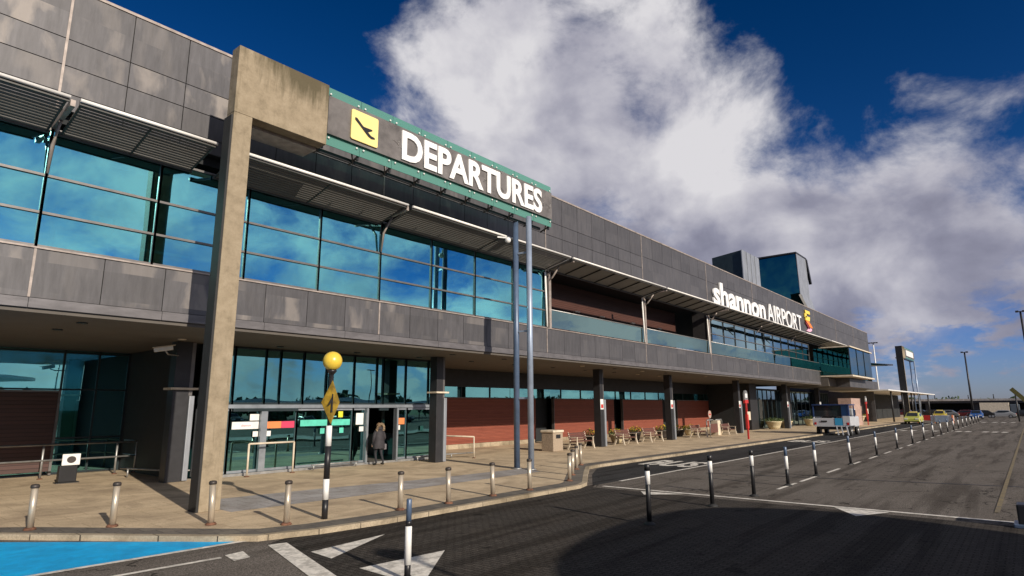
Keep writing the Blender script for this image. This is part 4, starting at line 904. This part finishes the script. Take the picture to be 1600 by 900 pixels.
planter((79.6, 20.4, 0), 'cream bowl planter just left of the utility truck', 'pot', .70, .8, False, 9)
planter((100.5, 19.5, 0), 'large leafy planter beyond the pink wall', 'pot', 1.1, .9, True, 10)
# hoop stand and round sign post
hs = thing('trolley_stand', (50, 20.4, 0), 'metal hoop trolley stand with timber end between two benches', 'trolley stand')
for x in (49.6, 51.4):
    mb = MB(); mb.tube([(x-.7, 20.4, 0), (x-.7, 20.4, 1.15), (x-.6, 20.4, 1.25), (x+.6, 20.4, 1.25), (x+.7, 20.4, 1.15), (x+.7, 20.4, 0)], .045, 10); mb.build('hoop', M['galv'], hs)
mb = MB(); mb.box(48.7, 50.2, 20.0, 20.1, .25, .95); mb.build('timber_panel', M['wood_dark'], hs)
mb = MB(); mb.box(50.25, 50.85, 20.0, 20.6, 0, 1.2); mb.build('litter_box', M['cream'], hs, .03)
rs = thing('round_sign', (47.6, 19.6, 0), 'small round pale pink sign on a post beside the benches', 'sign')
mb = MB(); mb.tube([(47.6, 19.6, 0), (47.6, 19.6, 1.5)], .03, 8); mb.build('post', M['galv'], rs)
mb = MB(); mb.yprism([(47.6+.3*math.cos(k*.3927), 1.72+.3*math.sin(k*.3927)) for k in range(16)], 19.54, 19.57); fc = mb.build('disc', M['pink'], rs)
mb = MB(); mb.box(47.4, 47.8, 19.525, 19.538, 1.68, 1.76); mb.build('stripe', M['red'], fc)
# red bus stop totems
def totem(loc, label):
    x, y, z = loc; o = thing('bus_stop', loc, label, 'bus stop', 'red bus stop posts')
    mb = MB(); mb.bar((0, 0, 0), (0, 0, 2.75), .13, .1); mb.build('post', M['red'], o, local=True)
    mb = MB(); mb.yprism([(.34*math.cos(R(k*15)), 3.15+.34*math.sin(R(k*15))) for k in range(0, 13)]+[(-.34, 2.72), (.34, 2.72)], -.05, .05); hd = mb.build('head', M['galv'], o, local=True)
    mb = MB(); mb.box(-.34, .34, -.07, .07, 2.55, 2.8); mb.build('red_band', M['red'], hd, local=True)
    mb = MB(); mb.box(-.2, .2, -.065, -.052, 2.95, 3.25); mb.build('symbol', M['white'], hd, local=True)
    mb = MB(); mb.box(.0, .62, -.06, .0, 1.35, 1.95); mb.build('timetable', M['cream'], o, local=True)
    mb = MB(); mb.box(-.14, .14, -.07, .07, .75, 1.75); mb.build('panel', M['red'], o, local=True)
    return o
t0 = totem((45.75, 16.0, 0), 'red bus stop post with round head on the wide pavement, nearer one')
dup(t0, (86.6, 15.6, 0), 'red bus stop post with round head beside the pink wall, farther one')

# utility truck seen from behind
TX, TY = 57.0, 13.0
tk = thing('utility_truck', (TX, TY-.0, RZ), 'blue and white utility truck with dark loaded back parked in the kerb lane', 'truck')
def tkb(name, m, boxes, bevel=.02, par=None):
    mb = MB()
    for b in boxes: mb.box(*b)
    return mb.build(name, m, par or tk, bevel)
wb = carpaint('truck_white', (.55, .57, .60)); bb = carpaint('truck_blue', (.03, .13, .34)); lb_ = carpaint('light_blue_panel', (.05, .35, .62))
tkb('chassis', M['black'], [(57.1, 60.9, 12.1, 14.0, .38, .62)])
tb = tkb('tailboard', wb, [(56.98, 57.08, 12.72, 14.42, .72, 1.32)]); tkb('blue_panel', lb_, [(56.96, 57.06, 12.1, 12.70, .72, 1.32)], .01, tb); tkb('white_panel', wb, [(56.95, 57.05, 11.55, 12.09, .72, 1.5)], .01, tb)
mb = MB(); mb.box(56.94, 56.978, 13.3, 13.75, 1.0, 1.12); mb.build('number_plate', M['black'], tb)
tkb('bed', wb, [(57.1, 59.3, 11.62, 11.70, .7, 1.45), (57.1, 59.3, 14.3, 14.38, .7, 1.45), (57.1, 59.3, 11.7, 14.3, .66, .72)])
tkb('frame', M['bluebody'], [(57.05, 57.2, 11.58, 11.72, 1.4, 2.45), (57.05, 57.15, 14.28, 14.38, 1.4, 2.4), (59.1, 59.2, 11.6, 11.7, 1.4, 2.35), (59.1, 59.2, 14.28, 14.38, 1.4, 2.35), (57.0, 59.3, 11.55, 14.42, 2.36, 2.46)])
tkb('rear_screen', M['carglass'], [(57.22, 57.26, 12.2, 14.27, 1.45, 2.38)], 0); tkb('blue_screen', bb, [(57.21, 57.27, 11.73, 12.19, 1.4, 2.38)], 0)
mb = MB(); rr = random.Random(4)
for k in range(16): mb.sphere((57.5+rr.random()*.9, 11.9+rr.random()*2.2, 1.0+rr.random()*.6), rr.uniform(.15, .3), 8, 6, (1, 1, .7))
mb.build('load', M['bag'], tk)
tkb('cab', wb, [(59.4, 61.0, 11.65, 14.35, .55, 1.45)], .12); tkb('cab_roof', wb, [(59.45, 60.5, 11.75, 14.25, 1.45, 2.1)], .12); tkb('window', M['carglass'], [(59.6, 60.3, 11.73, 11.76, 1.5, 1.98)], 0)
for x in (57.9, 60.4):
    for y0_, y1_ in ((11.66, 11.92), (14.06, 14.32)):
        mb = MB(); mb.tube([(x, y0_, .26), (x, y1_, .26)], .36, 20); w_ = mb.build('wheel', M['tyre'], tk)
        mb = MB(); yy = y0_-.01 if y0_ < 13 else y1_+.01; mb.tube([(x, y0_-.012, .26), (x, y1_+.012, .26)], .19, 14); mb.build('rim', M['rim'], w_)
mb = MB(); 
for y in (11.75, 12.15, 12.5): mb.bar((56.95, y, -.05), (57.0, y+.12, .70), .10, .08)
mb.bar((57.0, 11.7, .68), (57.0, 14.3, .68), .08, .1); mb.build('tail_support', wb, tk)
for y in (11.72, 14.2): tkb('tail_light', M['tail_red'], [(56.93, 56.949, y-.08, y+.08, .78, .98)], 0)

# cars
def car(loc, rz, label, m, roofsign=False, name='parked_car', group=None, detail=True):
    o = thing(name, loc, label, 'car', group, rz)
    L_, Wd = 4.3, 1.74; prof = [(-2.15, .35), (-2.18, .62), (-2.1, .88), (-1.75, .95), (-1.15, 1.42), (-.6, 1.47), (.45, 1.46), (1.05, 1.0), (1.85, .88), (2.12, .72), (2.15, .38), (1.9, .28), (-1.9, .28)]
    mb = MB(); n = len(prof)
    def yy(z): return Wd/2 if z < .96 else Wd/2-.17*(z-.9)/.55-.02
    vs = [(x, -yy(z), z) for x, z in prof]+[(x, yy(z), z) for x, z in prof]
    mb.add(vs, [tuple(range(n)), tuple(range(n, 2*n))[::-1]]+[(i, n+i, n+(i+1) % n, (i+1) % n) for i in range(n)])
    bd = mb.build('body', m, o, .05, local=True, seg=2)
    for s_ in (-1, 1):
        g = MB(); q = [(-1.45, .98), (-1.05, 1.36), (.38, 1.36), (.86, .99)]
        g.add([(x, s_*(yy(z)+.02), z) for x, z in q]+[(x, s_*(yy(z)+.012), z) for x, z in q], [(0, 1, 2, 3), (4, 5, 6, 7), (0, 1, 5, 4), (1, 2, 6, 5), (2, 3, 7, 6), (3, 0, 4, 7)]); g.build('side_window', M['carglass'], o, local=True)
    g = MB(); g.add([(-1.72, -.62, .99), (-1.72, .62, .99), (-1.2, .56, 1.40), (-1.2, -.56, 1.40)], [(0, 1, 2, 3)]); [setattr(g, 'v', [(x-.035, y, z+.02) for x, y, z in g.v])]; g.build('rear_window', M['carglass'], o, local=True)
    g = MB(); g.add([(1.02, -.62, 1.03), (1.02, .62, 1.03), (.5, .56, 1.43), (.5, -.56, 1.43)], [(0, 1, 2, 3)]); g.v = [(x+.035, y, z+.02) for x, y, z in g.v]; g.build('windscreen', M['carglass'], o, local=True)
    for x in (-1.32, 1.32):
        for s_ in (-1, 1):
            w = MB(); w.tube([(x, s_*.68, .32), (x, s_*.885, .32)], .32, 18); wo__ = w.build('wheel', M['tyre'], o, local=True)
            w = MB(); w.tube([(x, s_*.7, .32), (x, s_*.895, .32)], .2, 12); w.build('rim', M['rim'], wo__, local=True)
    for s_ in (-1, 1):
        w = MB(); w.box(-2.20, -2.1, s_*.66-.15, s_*.66+.15, .68, .84); w.build('tail_light', M['tail_red'], o, local=True)
        w = MB(); w.box(2.05, 2.155, s_*.62-.2, s_*.62+.2, .62, .76); w.build('headlight', M['lamp_white'], o, local=True)
    if roofsign: w = MB(); w.box(-.3, -.1, -.45, .45, 1.47, 1.62); w.build('roof_sign', M['yellow'], o, .02, local=True)
    w = MB(); w.box(-2.225, -2.185, -.26, .26, .48, .6); w.build('number_plate', M['yellow'], o, local=True)
    return o
yel = carpaint('taxi_yellow', (.50, .52, .12))
car((98.5, 12.3, RZ), R(180), 'yellow and white taxi facing the camera at the kerb, nearest taxi', yel, True, 'taxi')
car((131, 12.4, RZ), R(180), 'yellow car behind the nearest taxi at the far kerb', carpaint('car_yellow', (.48, .38, .05)), True, 'taxi')
car((137, 7.6, RZ), R(180), 'blue car in the middle of the far road', carpaint('car_blue', (.03, .10, .33)))
cc = car((150, 4.5, RZ), R(90), 'white car, nearest the lorry in the far parked row', carpaint('car_silver', (.30, .31, .32)), group='cars parked at the far end of the road')
cp = [carpaint('car_black', (.02, .02, .02)), carpaint('car_white', (.35, .36, .37)), carpaint('car_grey', (.18, .19, .2)), carpaint('car_red', (.10, .015, .015))]
spots = [(152, 1.4), (150, 7.6), (154, 10.5), (152, 13.4), (155, 16.3), (160, 19.2), (165, 22.3), (168, 25.4)]
nm = ['dark car at the right end of the far parked row', 'dark car in the far row behind the blue car', 'grey car in the far row left of the blue car', 'white car in the far row behind the yellow car', 'dark car in the far row behind the twin far poles', 'red car in the far row, seen between far pillar and poles', 'pale car in the far row left of the far pillar', 'grey car at the left end of the far parked row']
for i, (x, y) in enumerate(spots):
    c_ = dup(cc, (x, y, RZ), nm[i], rz=R(90))
    for ch in c_.children:
        if ch.name.startswith('body'):
            ch.data = ch.data.copy(); ch.data.materials[0] = cp[(i*3+1) % 4 if i not in (0, 1, 4) else 0]
# far lorry / white building
lr = thing('white_lorry', (170, 6, RZ), 'white box lorry parked under the far elevated road', 'lorry')
mb = MB(); mb.box(168, 170, 3.6, 8.6, .75, 2.8); mb.build('box_body', M['cream'], lr, .03)
mb = MB(); mb.box(168, 170, 1.9, 3.5, .55, 2.5); mb.build('cab', carpaint('lorry_cab', (.1, .12, .14)), lr, .12)
for y in (2.6, 5.0, 7.6):
    mb = MB(); mb.tube([(167.9, y, .3), (168.3, y, .3)], .42, 14); mb.build('wheel', M['tyre'], lr)
# barriers
br = thing('road_barrier', (104, 10.9, RZ), 'red and white road barrier beyond the nearest taxi', 'barrier')
for k in range(5):
    mb = MB(); mb.box(104, 104.15, 8.3+k*.9, 8.3+k*.9+.88, .25, .95); mb.build('panel', M['red'] if k % 2 else M['white'], br, .01)
for k in range(3):
    mb = MB(); mb.box(103.9, 104.3, 8.4+k*2, 8.55+k*2, -.1, 1.0); mb.build('foot', M['orange'], br)
bd = thing('blue_hoarding', (100, 10, RZ), 'pale blue low board standing by the far lane posts', 'board')
mb = MB(); mb.box(99.5, 99.6, 8.6, 10.1, .15, 1.0); mb.build('panel', M['steelblue'], bd, .01); mb = MB(); mb.box(99.4, 99.8, 8.7, 8.8, -.1, .15); mb.box(99.4, 99.8, 9.9, 10, -.1, .15); mb.build('foot', M['black'], bd)
# far pavement canopy with white edge
fc = thing('arrivals_canopy', (105, 16, 0), 'flat white edged canopy beyond the terminal end', 'canopy')
mb = MB(); mb.box(97, 150, 14.6, 22, 4.35, 4.5); mb.build('roof', M['tube'], fc)
for x in (104, 114, 124, 134, 146):
    mb = MB(); mb.tube([(x, 15.4, 0), (x, 15.4, 4.35)], .12, 10); mb.build('post', M['column'], fc)
mb = MB(); mb.box(106, 150, 21, 21.3, 0, 4.3); mb.build('rear_wall', M['interior_dark'], fc)
# elevated road
er = thing('elevated_road', (235, 20, 0), 'long elevated road on columns crossing the far view', 'bridge')
mb = MB(); mb.box(228, 240, -60, 120, 2.9, 3.7); mb.build('deck', M['column'], er)
mb = MB(); mb.box(227.6, 228, -60, 120, 3.55, 4.15); mb.build('parapet', M['paving_grey'], er)
for y in range(-60, 121, 12): mb = MB(); mb.box(230, 232, y, y+1.2, -.1, 2.9); mb.build('column', M['column'], er)
mb = MB(); mb.box(239, 240, -60, 120, -.1, 2.9); mb.build('abutment_wall', M['interior_dark'], er)
rr = random.Random(9)
for k in range(14):
    y = -20+k*7+rr.uniform(-1, 1); mb = MB(); mb.tube([(229, y, 4.1), (229, y, 4.1+rr.uniform(.9, 1.6))], .12, 6); mb.build('lamp_post', M['column'], er)
# tall masts
def mast(x, y, h, label, white=False, heads=4):
    o = thing('lighting_mast', (x, y, RZ), label, 'lighting mast', 'tall lighting masts')
    m_ = M['white'] if white else M['column']
    mb = MB(); mb.tube([(x, y, RZ), (x, y, h)], [.30 if h > 20 else .2, .13], 10); mb.build('pole', m_, o)
    mb = MB(); mb.bar((x, y-.9*heads/4, h), (x, y+.9*heads/4, h), .12, .1); mb.build('cross_arm', m_, o)
    for k in range(heads):
        yy = y-.8*heads/4+1.6*heads/4*k/(max(1, heads-1)); mb = MB(); mb.box(x-.5, x+.1, yy-.2, yy+.2, h-.12, h+.12); mb.build('floodlight', M['column'], o, .02)
    return o
mast(170, 27.6, 17.3, 'white lighting mast rising just right of the terminal end', True, 4)
mast(150, 8.8, 12.6, 'dark lighting mast in the middle of the open sky right of the terminal', False, 2)
mast(120, -.55, 16.3, 'dark lighting mast at the right edge of the photo', False, 2)
# sign back and mobile crane arm shape at the right edge
sg = thing('tilted_sign_board', (118, 1.4, RZ), 'slanted dark board on a post near the right edge of the far road', 'sign')
mb = MB(); mb.tube([(118, 1.6, RZ), (118, 1.6, 3.9)], .10, 8); mb.build('post', M['column'], sg)
mb = MB(); mb.bar((118, 2.0, 4.7), (118, .5, 2.9), .6, .12, up=(1, 0, 0)); mb.build('board', M['boardm'], sg)
# black signal box at the right edge of the frame
bo_ = thing('cable_cabinet', (17.3, .3, RZ), 'black cabinet cut off by the right edge of the photo', 'cabinet')
mb = MB(); mb.box(16.5, 17.0, -.4, .50, RZ, .36); mb.build('body', M['black'], bo_, .03)
mb = MB(); mb.box(16.45, 17.05, -.45, .58, RZ, -.02); mb.build('foot', M['bluegrey'], bo_, .02)
# far trees beyond the elevated road
def crown(mb, c, r, n, rr, s=.35):
    for k in range(n):
        d_ = Vector((rr.gauss(0, 1), rr.gauss(0, 1), rr.gauss(0, .8))).normalized()*r*rr.uniform(.55, 1.05); p = Vector(c)+Vector((d_.x, d_.y, d_.z*.8)); u = Vector((rr.uniform(-1, 1), rr.uniform(-1, 1), rr.uniform(-1, 1))).normalized(); v = u.cross(Vector((.2, .9, .4))).normalized(); q = s*rr.uniform(.6, 1.3)
        mb.add([p-u*q, p-v*q, p+u*q, p+v*q], [(0, 1, 2, 3)])
rr = random.Random(5)
fw = MB()
for k in range(50): crown(fw, (330+rr.uniform(-20, 30), -90+k*5.5, rr.uniform(1, 3)), rr.uniform(3, 5.5), 90, rr, .9)
tag(fw.build('distant_treeline', M['hedge']), 'dark distant trees behind the elevated road', 'trees', None, 'stuff')

# ================================================================ BEHIND THE CAMERA (roof added to cast the round shadow; things seen in the glass)
blk = thing('shadow_blocker', (7.9, -12.6, RZ), 'unseen round flat pavilion opposite the terminal', 'blocker')
zr = 5.0; sh = (SUN_TO.x/SUN_TO.z*(zr-RZ), SUN_TO.y/SUN_TO.z*(zr-RZ))  # unseen roof added as a blocker, outline shaped from its shadow on the road
out = [(6.0, 2.4), (6.9, 4.4), (7.9, 6.0), (9.9, 6.85), (12.4, 7.15), (14.4, 6.85), (15.5, 6.1), (16.25, 4.6), (16.4, 3.4), (16.2, 2.1), (15.75, .5), (15.2, -2), (13.5, -6), (9.5, -7.5), (6.5, -5), (5.6, -1)]
def smooth(pts, it=3):
    for _ in range(it):
        q = []
        for i in range(len(pts)):
            a, b = pts[i], pts[(i+1) % len(pts)]; q += [(a[0]*.75+b[0]*.25, a[1]*.75+b[1]*.25), (a[0]*.25+b[0]*.75, a[1]*.25+b[1]*.75)]
        pts = q
    return pts
rf = smooth([(x+sh[0], y+sh[1]) for x, y in out])
mb = MB(); mb.prism(rf, zr-.25, zr); mb.build('roof', M['tube'], blk)
for x, y in ((10.5, -9.5), (4.5, -9), (11.5, -13.5), (5, -15.5)):
    mb = MB(); mb.tube([(x, y, RZ), (x, y, zr)], .14, 14); mb.build('post', M['column'], blk)
lp = thing('street_lamp', (4.1, -6.2, RZ), 'street lamp beside the round pavilion behind the camera', 'street lamp')
mb = MB(); mb.tube([(4.1, -6.2, RZ), (4.1, -6.2, 5.9)], [.09, .05], 12); mb.build('pole', M['column'], lp)
mb = MB(); mb.sphere((4.1, -6.0, 5.95), .5, 14, 8, (.55, 1.1, .22)); mb.build('lamp_head', M['column'], lp)
# car park opposite: a long shelter, hedge and lamps that the glass mirrors
shl = thing('walkway_shelter', (20, -44, RZ), 'long white edged walkway shelter in the car park opposite', 'shelter')
mb = MB(); mb.box(-60, 110, -46.5, -42.5, 2.9, 3.5); mb.build('roof', M['tube'], shl)
for x in range(-60, 111, 6): mb = MB(); mb.tube([(x, -44, RZ), (x, -44, 2.9)], .11, 8); mb.build('post', M['column'], shl)
hd = MB(); rr = random.Random(11)
for k in range(130): crown(hd, (-120+k*3.2, -62+rr.uniform(-5, 5), rr.uniform(1.0, 3.4)), rr.uniform(2.0, 4.0), 60, rr, .7)
tag(hd.build('car_park_hedge', M['hedge']), 'dark hedge of trees at the far side of the car park opposite', 'hedge', None, 'stuff')
for i, (x, y) in enumerate(((-6, -20), (22, -36), (60, -36), (104, -36))):
    o = thing('car_park_lamp', (x, y, RZ), ['first', 'second', 'third', 'fourth'][i]+' lamp post of the car park opposite', 'street lamp', 'lamp posts in the car park opposite')
    mb = MB(); mb.tube([(x, y, RZ), (x, y, 8)], [.11, .07], 10); mb.build('pole', M['column'], o); mb = MB(); mb.box(x-.8, x+.8, y-.15, y+.15, 7.95, 8.1); mb.build('lamp_head', M['column'], o, .02)
for i, (x, y) in enumerate([(-30+k*5.6, -34) for k in range(26)]):
    if i % 5 == 3: continue
    c_ = dup(cc, (x, y, RZ), 'parked car in the car park opposite the terminal', rz=R(90+random.uniform(-3, 3)), group='cars parked in the car park opposite')
    for ch in c_.children:
        if ch.name.startswith('body'): ch.data = ch.data.copy(); ch.data.materials[0] = cp[(i*7+i//3) % 4]

# ================================================================ PERSON walking in
pr = thing('person', (16.55, 21.2, 0), 'person with a fur hooded dark coat and grey bag walking into the open door', 'person')
def skinned(name, joints, edges, m, parent, lvl=2):
    me = bpy.data.meshes.new(name); me.from_pydata([tuple(Vector(p)-wloc(parent)) for p, r in joints], edges, [])
    o = bpy.data.objects.new(name, me); COL.objects.link(o)
    md = o.modifiers.new('skin', 'SKIN'); md.use_smooth_shade = True
    for i, (p, r) in enumerate(joints): me.skin_vertices[0].data[i].radius = (r, r) if not isinstance(r, tuple) else r
    me.skin_vertices[0].data[0].use_root = True
    s_ = o.modifiers.new('sub', 'SUBSURF'); s_.levels = lvl; s_.render_levels = lvl
    bpy.context.view_layer.update(); dg = bpy.context.evaluated_depsgraph_get(); m2 = bpy.data.meshes.new_from_object(o.evaluated_get(dg)); bpy.data.objects.remove(o)
    m2.materials.clear(); m2.materials.append(m); o = bpy.data.objects.new(name, m2); COL.objects.link(o); o.parent = parent
    for p_ in m2.polygons: p_.use_smooth = True
    return o
px, py = 16.55, 21.2
J = [((px, py, .92), .13), ((px, py+.01, 1.12), .12), ((px, py+.02, 1.32), .15), ((px, py+.02, 1.43), .07), ((px, py+.03, 1.50), .055), ((px, py+.04, 1.60), .095), ((px, py+.04, 1.67), .08),
     ((px-.10, py, .88), .10), ((px-.10, py+.10, .50), .062), ((px-.09, py+.02, .10), .04), ((px-.09, py+.16, .04), .035),
     ((px+.10, py, .88), .10), ((px+.09, py-.04, .50), .062), ((px+.08, py-.22, .15), .04), ((px+.08, py-.14, .05), .035),
     ((px-.20, py+.02, 1.38), .06), ((px-.27, py-.02, 1.12), .048), ((px-.26, py+.08, .88), .035), ((px-.25, py+.12, .80), .03),
     ((px+.20, py+.02, 1.38), .06), ((px+.29, py-.03, 1.12), .048), ((px+.27, py+.12, .96), .035), ((px+.27, py+.18, .93), .03)]
Eg = [(0, 1), (1, 2), (2, 3), (3, 4), (4, 5), (5, 6), (0, 7), (7, 8), (8, 9), (9, 10), (0, 11), (11, 12), (12, 13), (13, 14), (2, 15), (15, 16), (16, 17), (17, 18), (2, 19), (19, 20), (20, 21), (21, 22)]
skinned('body', J, Eg, M['trousers'], pr)
def loft(secs, name, m, n=20, thick=True):
    mb = MB(); vs = []
    for (cx_, cy_, z, rx, ry) in secs: vs += [(cx_+rx*math.cos(k*2*math.pi/n), cy_+ry*math.sin(k*2*math.pi/n), z+.012*math.sin(k*3.0)) for k in range(n)]
    mb.add(vs, [(i*n+k, i*n+(k+1) % n, (i+1)*n+(k+1) % n, (i+1)*n+k) for i in range(len(secs)-1) for k in range(n)], True); return mb.build(name, m, pr)
loft([(px, py, .68, .27, .20), (px, py, .72, .275, .21), (px, py, .95, .25, .19), (px, py, 1.10, .215, .17), (px, py+.01, 1.25, .235, .175), (px, py+.015, 1.38, .225, .15), (px, py+.02, 1.45, .12, .11), (px, py+.02, 1.47, .06, .06)], 'coat', M['coat'])
for s_ in (-1, 1):
    hx = .26 if s_ < 0 else .27
    skinned('sleeve', [((px+s_*.19, py+.02, 1.38), .085), ((px+s_*.285, py-.02, 1.12), .07), ((px+s_*hx, py+.08, .92 if s_ < 0 else 1.0), .052)], [(0, 1), (1, 2)], M['coat'], pr)
    hz = .84 if s_ < 0 else .95
    hb = MB(); hb.sphere((px+s_*hx, py+.12, hz), .042, 10, 8, (.6, 1, 1.1))
    for k in range(4): hb.tube([(px+s_*hx, py+.10+.018*k, hz-.03), (px+s_*(hx-.01), py+.11+.018*k, hz-.075), (px+s_*(hx-.03), py+.12+.016*k, hz-.10+.006*abs(k-1))], [.010, .009, .007], 6)
    hb.tube([(px+s_*hx, py+.09, hz-.0), (px+s_*(hx-.03), py+.07, hz-.04), (px+s_*(hx-.04), py+.08, hz-.06)], [.012, .010, .008], 6); hb.build('hand', M['skin'], pr)
mb = MB(); mb.sphere((px, py+.05, 1.61), .115, 16, 12, (.9, 1, 1.15)); mb.build('hair', M['hair'], pr)
mb = MB(); mb.sphere((px, py+.0, 1.50), .15, 16, 10, (1.05, .85, .62)); mb.build('hood', M['coat'], pr)
mb = MB(); rr = random.Random(2)
for k in range(420):   # fur trim draped over the shoulders
    a = rr.uniform(-.35, math.pi+.35); t_ = rr.uniform(-1, 1)
    c = Vector((px+.155*math.cos(a), py-.06-.05*math.sin(a), 1.47+.20*math.sin(a)))+Vector((rr.uniform(-.035, .035), rr.uniform(-.035, .035), rr.uniform(-.035, .035)))
    d_ = Vector((math.cos(a)+rr.uniform(-.6, .6), -.5+rr.uniform(-.5, .5), math.sin(a)+rr.uniform(-.6, .6))).normalized()*.05
    mb.tube([c, c+d_*.6, c+d_], [.006, .005, .001], 4, False)
mb.build('fur_trim', M['fur'], pr)
for x_, y_, z_ in ((-.09, .13, .0), (.08, -.17, .03)):
    mb = MB(); mb.sphere((px+x_, py+y_, z_+.045), .055, 12, 8, (.85, 2.2, .8)); mb.build('shoe', M['shoe'], pr)
hbg = thing('handbag', (px+.30, py+.12, .7), 'grey handbag held in the right hand of the person at the door', 'bag')
mb = MB(); mb.prism([(px+.24, py-.05), (px+.38, py-.05), (px+.38, py+.30), (px+.24, py+.30)], .62, .86); mb.build('body', M['bag'], hbg, .03)
mb = MB(); mb.tube([(px+.31, py+.02, .85), (px+.29, py+.06, .97), (px+.28, py+.15, 1.0), (px+.29, py+.22, .97), (px+.31, py+.25, .85)], .01, 6); mb.build('handle', M['cream'], hbg)
